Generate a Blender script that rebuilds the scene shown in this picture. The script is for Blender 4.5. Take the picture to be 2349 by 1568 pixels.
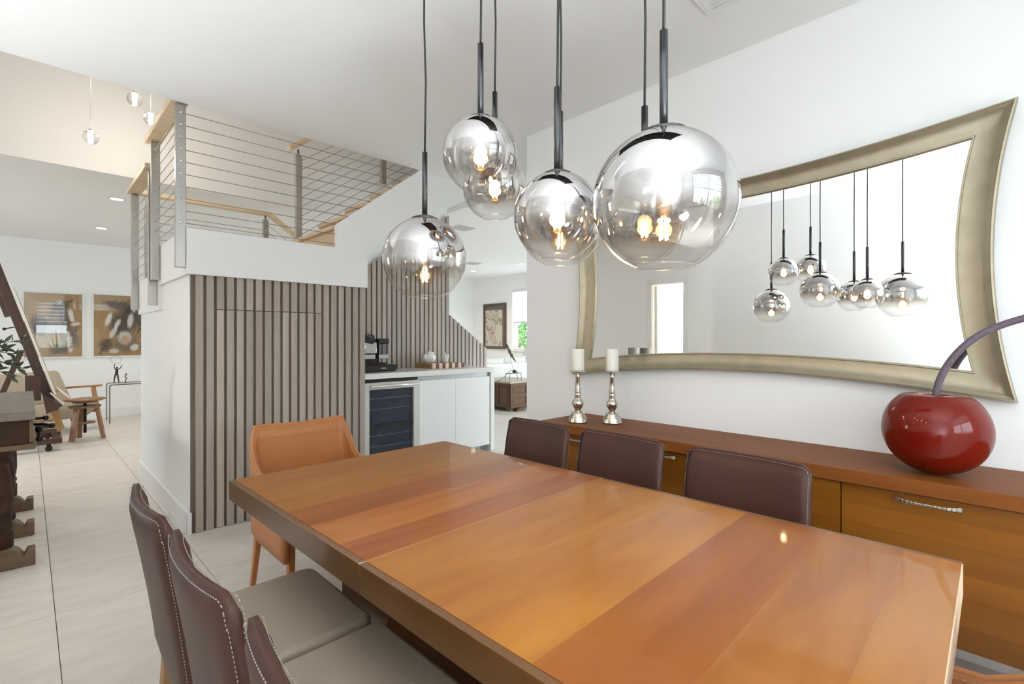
import bpy, bmesh, math, random
from mathutils import Vector, Matrix
random.seed(7)
D = bpy.data
for o in list(D.objects): D.objects.remove(o)
SC = bpy.context.scene
COL = SC.collection
PI = math.pi

# ------------------------------------------------------------------ camera, world, lights, exposure
F_PX, YAW, CAM_H = 1131.0, math.radians(44.5), 1.25
cam = D.cameras.new('camera'); camo = D.objects.new('camera', cam); COL.objects.link(camo)
cam.sensor_fit = 'HORIZONTAL'; cam.sensor_width = 36.0; cam.lens = F_PX / 2349.0 * 36.0
cam.shift_y = -6.0 / 2349.0
cam.clip_start = 0.02
camo.location = (0, 0, CAM_H); camo.rotation_euler = (PI/2, 0, -YAW)
SC.camera = camo
SC.view_settings.view_transform = 'Standard'; SC.view_settings.look = 'None'
SC.view_settings.gamma = 1.0; SC.view_settings.use_curve_mapping = False
SC.view_settings.exposure = 1.36
SC.cycles.use_denoising = True
SC.cycles.max_bounces = 14; SC.cycles.diffuse_bounces = 8; SC.cycles.glossy_bounces = 6
SC.cycles.transmission_bounces = 6; SC.cycles.transparent_max_bounces = 32
SC.cycles.sample_clamp_indirect = 6.0; SC.cycles.blur_glossy = 0.6
SC.cycles.caustics_reflective = False; SC.cycles.caustics_refractive = False

w = D.worlds.new('sky'); SC.world = w; w.use_nodes = True
bg = w.node_tree.nodes['Background']
bg.inputs['Color'].default_value = (0.83, 0.92, 1.0, 1); bg.inputs['Strength'].default_value = 4.0

def area(name, loc, rot, sx, sy, energy=0, color=(1, 1, 1), portal=False):
    l = D.lights.new(name, 'AREA'); l.shape = 'RECTANGLE'; l.size = sx; l.size_y = sy
    l.energy = energy; l.color = color
    o = D.objects.new(name, l); COL.objects.link(o); o.location = loc; o.rotation_euler = rot
    if portal: l.cycles.is_portal = True
    return o
# daylight portals; the south, west and roof openings are added for light
WIN_D = (0.15, 2.05, 0.93, 2.52)      # dining window x0,x1,z0,z1 in wall y=-1.6
area('portal_dining', (1.10, -1.585, 1.72), (PI/2, 0, PI), 1.9, 1.6, portal=True)
area('portal_living_south', (6.6, 2.62, 1.25), (PI/2, 0, PI), 2.8, 2.2, portal=True)
area('portal_living_east', (8.50, 7.9, 1.75), (PI/2, 0, PI/2), 1.5, 1.6, portal=True)
area('portal_west', (-2.58, 7.5, 1.5), (PI/2, 0, -PI/2), 1.6, 1.3, portal=True)
area('portal_roof_fill', (1.2, 4.68, 5.28), (0, 0, 0), .7, .4, portal=True)

# added fill spot low behind the camera, bounced off the ceiling; no real lamp
fl_ = D.lights.new('fill_spot', 'SPOT'); fl_.energy = 268; fl_.spot_size = math.radians(100); fl_.spot_blend = 1.0; fl_.shadow_soft_size = .28; fl_.color = (.90, .96, 1.0)
flo = D.objects.new('fill_spot', fl_); COL.objects.link(flo); flo.location = (.1, -1.15, .3); flo.rotation_euler = Vector((-.24, .46, 1)).to_track_quat('-Z', 'Y').to_euler()

# second added fill spot, unseen, in the opening towards the sitting area
fl2 = D.lights.new('fill_spot', 'SPOT'); fl2.energy = 85; fl2.spot_size = math.radians(100); fl2.spot_blend = 1.0; fl2.shadow_soft_size = .2; fl2.color = (.90, .96, 1.0)
flo2 = D.objects.new('fill_spot', fl2); COL.objects.link(flo2); flo2.location = (-1.5, 2.85, .35); flo2.rotation_euler = Vector((.22, -.10, 1)).to_track_quat('-Z', 'Y').to_euler()

# ------------------------------------------------------------------ materials
def newmat(name):
    m = D.materials.new(name); m.use_nodes = True
    nt = m.node_tree; b = nt.nodes['Principled BSDF']
    return m, nt, b
def mat(name, col, rough=0.5, metal=0.0, bump=0.0, bscale=200.0, var=0.0, vscale=8.0, coat=0.0, emit=0.0, spec=0.5, sheen=0.0, objcol=False, stretch=None):
    m, nt, b = newmat(name)
    c = (*col, 1)
    b.inputs['Base Color'].default_value = c; b.inputs['Roughness'].default_value = rough
    b.inputs['Metallic'].default_value = metal; b.inputs['Coat Weight'].default_value = coat
    b.inputs['Coat Roughness'].default_value = 0.03; b.inputs['Specular IOR Level'].default_value = spec
    if sheen: b.inputs['Sheen Weight'].default_value = sheen
    tc = nt.nodes.new('ShaderNodeTexCoord'); vec = tc.outputs['Object']
    if stretch:
        mp = nt.nodes.new('ShaderNodeMapping'); mp.inputs['Scale'].default_value = stretch
        nt.links.new(vec, mp.inputs['Vector']); vec = mp.outputs['Vector']
    n = nt.nodes.new('ShaderNodeTexNoise'); n.inputs['Scale'].default_value = vscale; n.inputs['Detail'].default_value = 5
    nt.links.new(vec, n.inputs['Vector'])
    mx = nt.nodes.new('ShaderNodeMix'); mx.data_type = 'RGBA'
    mx.inputs['A'].default_value = tuple(x*(1-var) for x in col)+(1,); mx.inputs['B'].default_value = tuple(min(1, x*(1+var)) for x in col)+(1,)
    nt.links.new(n.outputs['Fac'], mx.inputs['Factor'])
    out = mx.outputs['Result']
    if objcol:
        oi = nt.nodes.new('ShaderNodeObjectInfo'); mm = nt.nodes.new('ShaderNodeMix'); mm.data_type = 'RGBA'; mm.blend_type = 'MULTIPLY'
        mm.inputs['Factor'].default_value = 1
        nt.links.new(out, mm.inputs['A']); nt.links.new(oi.outputs['Color'], mm.inputs['B']); out = mm.outputs['Result']
    nt.links.new(out, b.inputs['Base Color'])
    if bump:
        n2 = nt.nodes.new('ShaderNodeTexNoise'); n2.inputs['Scale'].default_value = bscale; n2.inputs['Detail'].default_value = 4
        nt.links.new(vec, n2.inputs['Vector'])
        bp = nt.nodes.new('ShaderNodeBump'); bp.inputs['Strength'].default_value = bump; bp.inputs['Distance'].default_value = 0.004
        nt.links.new(n2.outputs['Fac'], bp.inputs['Height']); nt.links.new(bp.outputs['Normal'], b.inputs['Normal'])
    if emit:
        b.inputs['Emission Color'].default_value = c; b.inputs['Emission Strength'].default_value = emit
    return m
def wood(name, dark, light, stretch=(1, 1, 1), scale=3.0, rough=0.35, coat=0.0, bump=0.05, fine=0.35, spec=0.5, knots=False):
    """grain runs along the axis whose stretch value is smallest"""
    m, nt, b = newmat(name)
    L = nt.links.new
    tc = nt.nodes.new('ShaderNodeTexCoord'); mp = nt.nodes.new('ShaderNodeMapping'); mp.inputs['Scale'].default_value = stretch
    oi = nt.nodes.new('ShaderNodeObjectInfo')
    off = nt.nodes.new('ShaderNodeVectorMath'); off.operation = 'SCALE'; off.inputs['Scale'].default_value = 7.0
    cmb = nt.nodes.new('ShaderNodeCombineXYZ')
    for i in range(3): L(oi.outputs['Random'], cmb.inputs[i])
    L(cmb.outputs['Vector'], off.inputs[0])
    add = nt.nodes.new('ShaderNodeVectorMath'); add.operation = 'ADD'
    L(tc.outputs['Object'], add.inputs[0]); L(off.outputs['Vector'], add.inputs[1]); L(add.outputs['Vector'], mp.inputs['Vector'])
    n1 = nt.nodes.new('ShaderNodeTexNoise'); n1.inputs['Scale'].default_value = scale; n1.inputs['Detail'].default_value = 3; n1.inputs['Distortion'].default_value = 1.2
    n2 = nt.nodes.new('ShaderNodeTexNoise'); n2.inputs['Scale'].default_value = scale*9; n2.inputs['Detail'].default_value = 6; n2.inputs['Roughness'].default_value = .65
    L(mp.outputs['Vector'], n1.inputs['Vector']); L(mp.outputs['Vector'], n2.inputs['Vector'])
    mr = nt.nodes.new('ShaderNodeMapRange'); mr.inputs['From Min'].default_value = .3; mr.inputs['From Max'].default_value = .7
    L(n1.outputs['Fac'], mr.inputs['Value'])
    mf = nt.nodes.new('ShaderNodeMix'); mf.data_type = 'FLOAT'; mf.inputs['Factor'].default_value = fine
    L(mr.outputs['Result'], mf.inputs['A']); L(n2.outputs['Fac'], mf.inputs['B'])
    mx = nt.nodes.new('ShaderNodeMix'); mx.data_type = 'RGBA'
    mx.inputs['A'].default_value = (*dark, 1); mx.inputs['B'].default_value = (*light, 1)
    L(mf.outputs['Result'], mx.inputs['Factor'])
    out = mx.outputs['Result']
    mm = nt.nodes.new('ShaderNodeMix'); mm.data_type = 'RGBA'; mm.blend_type = 'MULTIPLY'; mm.inputs['Factor'].default_value = 1
    L(out, mm.inputs['A']); L(oi.outputs['Color'], mm.inputs['B']); out = mm.outputs['Result']
    L(out, b.inputs['Base Color'])
    b.inputs['Roughness'].default_value = rough; b.inputs['Coat Weight'].default_value = coat; b.inputs['Coat Roughness'].default_value = 0.05
    b.inputs['Specular IOR Level'].default_value = spec
    if bump:
        bp = nt.nodes.new('ShaderNodeBump'); bp.inputs['Strength'].default_value = bump; bp.inputs['Distance'].default_value = 0.003
        L(n2.outputs['Fac'], bp.inputs['Height']); L(bp.outputs['Normal'], b.inputs['Normal'])
    return m
def glass_thin(name, tint=(1, 1, 1), refl=0.08, rough=0.0):
    m = D.materials.new(name); m.use_nodes = True; nt = m.node_tree; nt.nodes.clear(); L = nt.links.new
    o = nt.nodes.new('ShaderNodeOutputMaterial'); mix = nt.nodes.new('ShaderNodeMixShader')
    t = nt.nodes.new('ShaderNodeBsdfTransparent'); t.inputs['Color'].default_value = (*tint, 1)
    g = nt.nodes.new('ShaderNodeBsdfGlossy'); g.inputs['Roughness'].default_value = rough
    fr = nt.nodes.new('ShaderNodeLayerWeight'); fr.inputs['Blend'].default_value = 0.25
    mr = nt.nodes.new('ShaderNodeMapRange'); mr.inputs['To Min'].default_value = refl*.5; mr.inputs['To Max'].default_value = min(1, refl*8)
    pw = nt.nodes.new('ShaderNodeMath'); pw.operation = 'POWER'; pw.inputs[1].default_value = 3
    L(fr.outputs['Facing'], pw.inputs[0]); L(pw.outputs[0], mr.inputs['Value']); L(mr.outputs['Result'], mix.inputs['Fac'])
    L(t.outputs[0], mix.inputs[1]); L(g.outputs[0], mix.inputs[2]); L(mix.outputs[0], o.inputs['Surface'])
    return m
def smoke_glass(name):
    """mirror-smoked globe: silvered at the top, running out to clear glass at the rim"""
    m = D.materials.new(name); m.use_nodes = True; nt = m.node_tree; nt.nodes.clear(); L = nt.links.new
    o = nt.nodes.new('ShaderNodeOutputMaterial'); mix = nt.nodes.new('ShaderNodeMixShader')
    t = nt.nodes.new('ShaderNodeBsdfTransparent'); g = nt.nodes.new('ShaderNodeBsdfGlossy')
    g.inputs['Roughness'].default_value = 0.0
    tc = nt.nodes.new('ShaderNodeTexCoord'); sp = nt.nodes.new('ShaderNodeSeparateXYZ'); L(tc.outputs['Generated'], sp.inputs[0])
    nz = nt.nodes.new('ShaderNodeTexNoise'); nz.inputs['Scale'].default_value = 9; nz.inputs['Detail'].default_value = 3
    L(tc.outputs['Generated'], nz.inputs['Vector'])
    ma = nt.nodes.new('ShaderNodeMath'); ma.operation = 'MULTIPLY_ADD'; ma.inputs[1].default_value = .05; L(nz.outputs['Fac'], ma.inputs[0]); L(sp.outputs['Z'], ma.inputs[2])
    r1 = nt.nodes.new('ShaderNodeValToRGB'); e = r1.color_ramp.elements
    e[0].position = .22; e[0].color = (.02, .02, .02, 1); e[1].position = .62; e[1].color = (.66, .66, .66, 1)
    x = e.new(.36); x.color = (.18, .18, .18, 1); x = e.new(.46); x.color = (.56, .56, .56, 1)
    r2 = nt.nodes.new('ShaderNodeValToRGB'); e = r2.color_ramp.elements
    e[0].position = .2; e[0].color = (.985, .985, .98, 1); e[1].position = .7; e[1].color = (.30, .30, .31, 1)
    x = e.new(.36); x.color = (.84, .80, .75, 1); x = e.new(.48); x.color = (.50, .46, .42, 1)
    L(ma.outputs[0], r1.inputs[0]); L(ma.outputs[0], r2.inputs[0]); L(r2.outputs[0], t.inputs['Color'])
    g.inputs['Color'].default_value = (.80, .79, .79, 1)
    lw = nt.nodes.new('ShaderNodeLayerWeight'); pw = nt.nodes.new('ShaderNodeMath'); pw.operation = 'POWER'; pw.inputs[1].default_value = 3
    L(lw.outputs['Facing'], pw.inputs[0])
    mu = nt.nodes.new('ShaderNodeMath'); mu.operation = 'MULTIPLY'; mu.inputs[1].default_value = .8; L(pw.outputs[0], mu.inputs[0])
    ad = nt.nodes.new('ShaderNodeMath'); ad.operation = 'ADD'; ad.use_clamp = True; L(mu.outputs[0], ad.inputs[0]); L(r1.outputs[0], ad.inputs[1])
    L(ad.outputs[0], mix.inputs['Fac']); L(t.outputs[0], mix.inputs[1]); L(g.outputs[0], mix.inputs[2]); L(mix.outputs[0], o.inputs['Surface'])
    return m
def emis(name, col, s):
    m = D.materials.new(name); m.use_nodes = True; nt = m.node_tree; nt.nodes.clear()
    o = nt.nodes.new('ShaderNodeOutputMaterial'); e = nt.nodes.new('ShaderNodeEmission')
    e.inputs['Color'].default_value = (*col, 1); e.inputs['Strength'].default_value = s
    nt.links.new(e.outputs[0], o.inputs['Surface']); return m
def art(name, base, marks, axes=('X', 'Z'), fig=None, coat=1.0):
    """drawing under glass: base paper, then soft elliptical strokes (u,v,ru,rv,angle,colour,strength)"""
    m, nt, b = newmat(name); L = nt.links.new
    tc = nt.nodes.new('ShaderNodeTexCoord'); sp = nt.nodes.new('ShaderNodeSeparateXYZ'); L(tc.outputs['Generated'], sp.inputs[0])
    cb = nt.nodes.new('ShaderNodeCombineXYZ'); L(sp.outputs[axes[0]], cb.inputs['X']); L(sp.outputs[axes[1]], cb.inputs['Y'])
    nz = nt.nodes.new('ShaderNodeTexNoise'); nz.inputs['Scale'].default_value = 7; nz.inputs['Detail'].default_value = 5; L(cb.outputs[0], nz.inputs['Vector'])
    mpn = nt.nodes.new('ShaderNodeMapping'); mpn.inputs['Rotation'].default_value = (0, 0, .5); mpn.inputs['Scale'].default_value = (60, 9, 1); L(cb.outputs[0], mpn.inputs['Vector'])
    hz = nt.nodes.new('ShaderNodeTexNoise'); hz.inputs['Scale'].default_value = 1.0; hz.inputs['Detail'].default_value = 3; hz.inputs['Distortion'].default_value = .6; L(mpn.outputs[0], hz.inputs['Vector'])
    pm = nt.nodes.new('ShaderNodeMix'); pm.data_type = 'RGBA'
    pm.inputs['A'].default_value = tuple(x*.82 for x in base)+(1,); pm.inputs['B'].default_value = tuple(x*1.12 for x in base)+(1,); L(nz.outputs['Fac'], pm.inputs['Factor'])
    out = pm.outputs['Result']
    for (u, v, ru, rv, a, col, st) in marks:
        mp = nt.nodes.new('ShaderNodeMapping'); mp.vector_type = 'TEXTURE'
        mp.inputs['Location'].default_value = (u, v, 0); mp.inputs['Rotation'].default_value = (0, 0, a); mp.inputs['Scale'].default_value = (ru, rv, 1)
        L(cb.outputs[0], mp.inputs['Vector'])
        ln = nt.nodes.new('ShaderNodeVectorMath'); ln.operation = 'LENGTH'; L(mp.outputs[0], ln.inputs[0])
        ad = nt.nodes.new('ShaderNodeMath'); ad.operation = 'MULTIPLY_ADD'; amp = 1.7 if rv < .03 else 1.0
        ad.inputs[1].default_value = amp; L(hz.outputs['Fac'], ad.inputs[0]); L(ln.outputs['Value'], ad.inputs[2])
        mr = nt.nodes.new('ShaderNodeMapRange'); mr.interpolation_type = 'SMOOTHSTEP'
        mr.inputs['From Min'].default_value = amp*.5+1.0; mr.inputs['From Max'].default_value = amp*.5+.45; mr.inputs['To Min'].default_value = 0; mr.inputs['To Max'].default_value = st
        L(ad.outputs[0], mr.inputs['Value'])
        mx = nt.nodes.new('ShaderNodeMix'); mx.data_type = 'RGBA'; mx.inputs['B'].default_value = (*col, 1)
        L(out, mx.inputs['A']); L(mr.outputs['Result'], mx.inputs['Factor']); out = mx.outputs['Result']
    if fig:
        col, sc, th = fig
        wv = nt.nodes.new('ShaderNodeTexNoise'); wv.inputs['Scale'].default_value = sc; wv.inputs['Detail'].default_value = 2.5; wv.inputs['Distortion'].default_value = 1.6; L(cb.outputs[0], wv.inputs['Vector'])
        sb = nt.nodes.new('ShaderNodeMath'); sb.operation = 'PINGPONG'; sb.inputs[1].default_value = .14; L(wv.outputs['Fac'], sb.inputs[0])
        mr = nt.nodes.new('ShaderNodeMapRange'); mr.inputs['From Min'].default_value = th; mr.inputs['From Max'].default_value = 0.0; L(sb.outputs[0], mr.inputs['Value'])
        mx = nt.nodes.new('ShaderNodeMix'); mx.data_type = 'RGBA'; mx.inputs['B'].default_value = (*col, 1)
        L(out, mx.inputs['A']); L(mr.outputs['Result'], mx.inputs['Factor']); out = mx.outputs['Result']
    L(out, b.inputs['Base Color']); b.inputs['Roughness'].default_value = .6
    b.inputs['Coat Weight'].default_value = coat; b.inputs['Coat Roughness'].default_value = 0.0; b.inputs['Coat IOR'].default_value = 1.75
    return m
def cloth(name, col, tr):
    m = D.materials.new(name); m.use_nodes = True; nt = m.node_tree; nt.nodes.clear(); L = nt.links.new
    o = nt.nodes.new('ShaderNodeOutputMaterial'); mix = nt.nodes.new('ShaderNodeMixShader'); mix.inputs['Fac'].default_value = tr
    a = nt.nodes.new('ShaderNodeBsdfDiffuse'); a.inputs['Color'].default_value = (*col, 1)
    b = nt.nodes.new('ShaderNodeBsdfTranslucent'); b.inputs['Color'].default_value = (*col, 1)
    L(a.outputs[0], mix.inputs[1]); L(b.outputs[0], mix.inputs[2]); L(mix.outputs[0], o.inputs['Surface']); return m
def leaf_filter(name, col):
    m, nt, b = newmat(name); L = nt.links.new
    oi = nt.nodes.new('ShaderNodeNewGeometry'); r = nt.nodes.new('ShaderNodeMix'); r.data_type = 'RGBA'
    r.inputs['A'].default_value = tuple(x*.55 for x in col)+(1,); r.inputs['B'].default_value = tuple(min(1, x*1.5) for x in col)+(1,)
    L(oi.outputs['Random Per Island'], r.inputs['Factor']); L(r.outputs['Result'], b.inputs['Base Color']); b.inputs['Roughness'].default_value = .5
    b.inputs['Subsurface Weight'].default_value = 0
    return m

M = {}
M['wall'] = mat('wall_paint', (.87, .87, .868), .85, bump=.03, bscale=400, var=.008, vscale=2)
M['ceil'] = mat('ceiling_paint', (.87, .87, .868), .9, bump=.03, bscale=300, var=.006, vscale=2)
M['cream'] = mat('warm_white_paint', (.85, .84, .82), .88, var=.01, bump=.02, bscale=300)
M['trim'] = mat('satin_white_trim', (.80, .80, .79), .45, var=.005)
M['tile'] = mat('stone_tile', (.69, .645, .595), .38, var=.20, vscale=4.5, bump=.14, bscale=26, objcol=True, stretch=(1, 3.0, 1), spec=.45)
M['grout'] = mat('grout', (.33, .31, .29), .9, var=.05)
M['slat'] = wood('grey_brown_slat_wood', (.345, .29, .245), (.51, .445, .39), (14, 14, .7), 1.6, .6, bump=.12, fine=.6)
M['slat_back'] = wood('dark_slat_backing', (.13, .098, .075), (.19, .148, .118), (10, 10, .7), 1.6, .7, bump=.05)
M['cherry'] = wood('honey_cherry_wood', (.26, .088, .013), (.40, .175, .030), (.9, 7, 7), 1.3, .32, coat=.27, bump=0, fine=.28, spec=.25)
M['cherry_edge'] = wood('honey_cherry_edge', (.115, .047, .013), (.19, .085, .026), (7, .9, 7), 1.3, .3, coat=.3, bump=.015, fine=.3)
M['sb_top'] = wood('sideboard_top_wood', (.165, .048, .011), (.26, .090, .022), (7, .7, 7), 1.2, .45, coat=0, bump=.01, fine=.3, spec=.12)
M['sb_front'] = wood('sideboard_front_wood', (.155, .046, .003), (.245, .092, .008), (5, .45, 5), 1.5, .42, coat=.08, bump=.015, fine=.3, spec=.3)
M['leather'] = mat('dark_brown_leather', (.062, .024, .017), .42, bump=.12, bscale=500, var=.12, vscale=6, spec=.32)
M['taupe'] = mat('taupe_seat_leather', (.44, .36, .28), .62, bump=.10, bscale=420, var=.05, vscale=6, spec=.3)
M['thread'] = mat('white_thread', (.34, .32, .30), .8)
M['tan'] = mat('tan_saddle_leather', (.46, .18, .058), .42, bump=.10, bscale=450, var=.12, vscale=6)
M['tan_thread'] = mat('tan_edge_thread', (.62, .36, .17), .7)
M['oak'] = wood('oak_leg_wood', (.30, .155, .062), (.45, .26, .11), (8, 8, 1), 2, .45, bump=.03)
M['black'] = mat('black_metal', (.018, .018, .02), .32, metal=.6, var=.05)
M['matteblack'] = mat('black_plastic', (.014, .014, .015), .4, var=.05)
M['gunmetal'] = mat('gunmetal', (.10, .10, .105), .28, metal=.9, var=.05)
M['smoke'] = smoke_glass('mirror_smoked_glass')
M['clear'] = glass_thin('clear_glass', (1, 1, 1), .06)
M['pane'] = glass_thin('window_glass', (.98, 1, .99), .05)
M['bulbglass'] = glass_thin('bulb_glass', (1, .95, .86), .05)
M['fil'] = emis('hot_filament', (1, .80, .50), 30)
M['crystal'] = glass_thin('crystal_glass', (.97, .97, .97), .22)
M['ball'] = D.materials.new('solid_crystal'); M['ball'].use_nodes = True
_b = M['ball'].node_tree.nodes['Principled BSDF']; _b.inputs['Transmission Weight'].default_value = 1; _b.inputs['Roughness'].default_value = 0; _b.inputs['IOR'].default_value = 1.45; _b.inputs['Base Color'].default_value = (.96, .96, .96, 1)
M['ledcore'] = emis('warm_lamp_core', (1, .90, .78), 6)
M['down'] = emis('downlight_lens', (1, .93, .84), 10)
M['brass'] = mat('brass', (.62, .42, .16), .3, metal=1, var=.05)
M['steel'] = mat('brushed_steel', (.47, .45, .42), .33, metal=1, bump=.05, bscale=60, var=.08, vscale=14, stretch=(6, 6, .6))
M['stainless'] = mat('fridge_stainless', (.74, .72, .69), .38, metal=.6, var=.03)
M['cable'] = mat('steel_cable', (.36, .34, .32), .4, metal=.8, var=.05)
M['pine'] = wood('light_pine', (.66, .50, .31), (.84, .70, .50), (1, 9, 9), 1.6, .5, bump=.03)
M['tread'] = wood('pale_oak_tread', (.56, .42, .28), (.72, .58, .42), (6, .6, 6), 1.8, .5, bump=.02)
M['mirror'] = mat('mirror_silver', (.93, .94, .93), .0, metal=1)
M['gilt'] = mat('champagne_leaf', (.40, .35, .255), .42, metal=.72, bump=.10, bscale=90, var=.16, vscale=16)
M['mercury'] = mat('mercury_glass', (.66, .60, .53), .16, metal=.95, bump=.25, bscale=120, var=.38, vscale=70)
M['wax'] = mat('ivory_wax', (.82, .79, .72), .5, var=.02)
M['cherry_red'] = mat('glossy_red_lacquer', (.155, .007, .0025), .4, var=.15, vscale=4, coat=.6, spec=.05)
M['stem'] = mat('mottled_purple_stem', (.125, .095, .125), .55, var=.45, vscale=60, bump=.3, bscale=120, stretch=(1, 1, 1))
M['quartz'] = mat('white_quartz', (.86, .845, .82), .12, var=.015, vscale=50)
M['lacquer'] = mat('white_lacquer', (.88, .88, .875), .30, var=.004)
M['chan'] = mat('aluminium_channel', (.52, .52, .53), .4, metal=.4, var=.03)
M['fridge_in'] = mat('dark_fridge_interior', (.010, .014, .030), .6, var=.1)
M['fridge_glass'] = mat('blue_black_glass', (.012, .019, .042), .06, var=.1, coat=.5)
M['shelfwire'] = mat('wire_shelf', (.20, .24, .32), .35, metal=.6)
M['bottle'] = mat('dark_bottle', (.03, .035, .05), .15, coat=.6)
M['china'] = mat('white_china', (.80, .79, .77), .14, coat=.6, var=.01)
M['maple'] = wood('maple_strip', (.66, .48, .32), (.80, .63, .45), (6, .8, 6), 2, .45)
M['purple'] = wood('purpleheart_strip', (.10, .028, .030), (.17, .055, .05), (6, .8, 6), 2, .45)
M['walnut'] = wood('walnut_block', (.19, .105, .05), (.36, .22, .11), (6, .8, 6), 2, .45)
M['chrome'] = mat('chrome', (.72, .72, .74), .12, metal=1, var=.03)
M['carafe'] = glass_thin('carafe_plastic', (.72, .72, .78), .10, .1)
M['red'] = mat('red_print', (.40, .02, .015), .4)
M['whiteprint'] = mat('white_print', (.85, .85, .85), .5)
M['antique'] = wood('antique_dark_wood', (.018, .009, .006), (.075, .038, .021), (3, 2, 5), 2.6, .6, bump=.25, fine=.5, spec=.2)
M['antique_top'] = wood('worn_desk_top', (.10, .076, .062), (.24, .195, .162), (9, 1.2, 6), 2.2, .40, bump=.15, fine=.45)
M['antique_foot'] = wood('worn_brown_foot', (.085, .048, .026), (.20, .125, .07), (1.5, 6, 6), 2.4, .5, bump=.2, fine=.5)
M['iron'] = mat('wrought_iron', (.02, .017, .016), .4, metal=.7, bump=.3, bscale=90, var=.2)
M['easel'] = wood('reddish_brown_easel_wood', (.040, .016, .009), (.085, .036, .020), (6, 6, 1), 2, .4, bump=.03)
M['easel_leg'] = wood('orange_easel_wood', (.36, .19, .055), (.50, .29, .10), (6, 6, 1), 2, .4)
M['paper'] = mat('white_canvas_edge', (.78, .75, .70), .8, var=.03, vscale=20)
M['tweed'] = mat('beige_tweed', (.40, .335, .255), .95, bump=.5, bscale=260, var=.28, vscale=130)
M['stool'] = wood('walnut_stool_wood', (.20, .10, .052), (.36, .20, .115), (5, 5, 1.2), 2.2, .42, bump=.03)
M['sculpt'] = mat('dark_bronze', (.08, .065, .05), .35, metal=.9, var=.3, vscale=40)
M['frame_w'] = mat('white_frame', (.80, .80, .79), .4)
M['frame_b'] = wood('dark_brown_frame', (.075, .04, .022), (.13, .075, .045), (4, 4, 4), 2, .4)
M['mat_b'] = mat('dark_brown_mount', (.085, .058, .042), .5, coat=1.0, var=.05)
M['chest'] = wood('carved_chest_wood', (.055, .026, .012), (.15, .078, .038), (5, 5, 1.2), 2.4, .5, bump=.15, fine=.5)
M['chest_top'] = wood('grey_chest_top', (.30, .25, .20), (.52, .45, .38), (1.5, 7, 7), 2.2, .5)
M['sofa'] = mat('white_slipcover', (.82, .82, .82), .95, bump=.15, bscale=60, var=.02)
M['cush'] = mat('off_white_cushion', (.76, .74, .71), .95, bump=.2, bscale=80, var=.03)
M['blind'] = cloth('white_blind_band', (.80, .82, .85), .5)
M['sheer'] = cloth('sheer_blind_band', (.93, .95, .98), .72)
M['leafd'] = leaf_filter('dark_olive_leaf', (.055, .075, .035))
M['leafg'] = leaf_filter('garden_leaf', (.10, .22, .055))
M['leafp'] = leaf_filter('pale_garden_leaf', (.16, .30, .08))
M['soil'] = mat('garden_ground', (.64, .63, .60), .95, var=.08)
M['render'] = mat('garden_wall_render', (.72, .71, .68), .9, var=.03)
M['greyshade'] = mat('grey_lamp_shade', (.50, .49, .48), .9, var=.03)
M['pottery'] = mat('stoneware', (.33, .28, .22), .6, var=.2, bump=.2, bscale=60)

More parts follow.
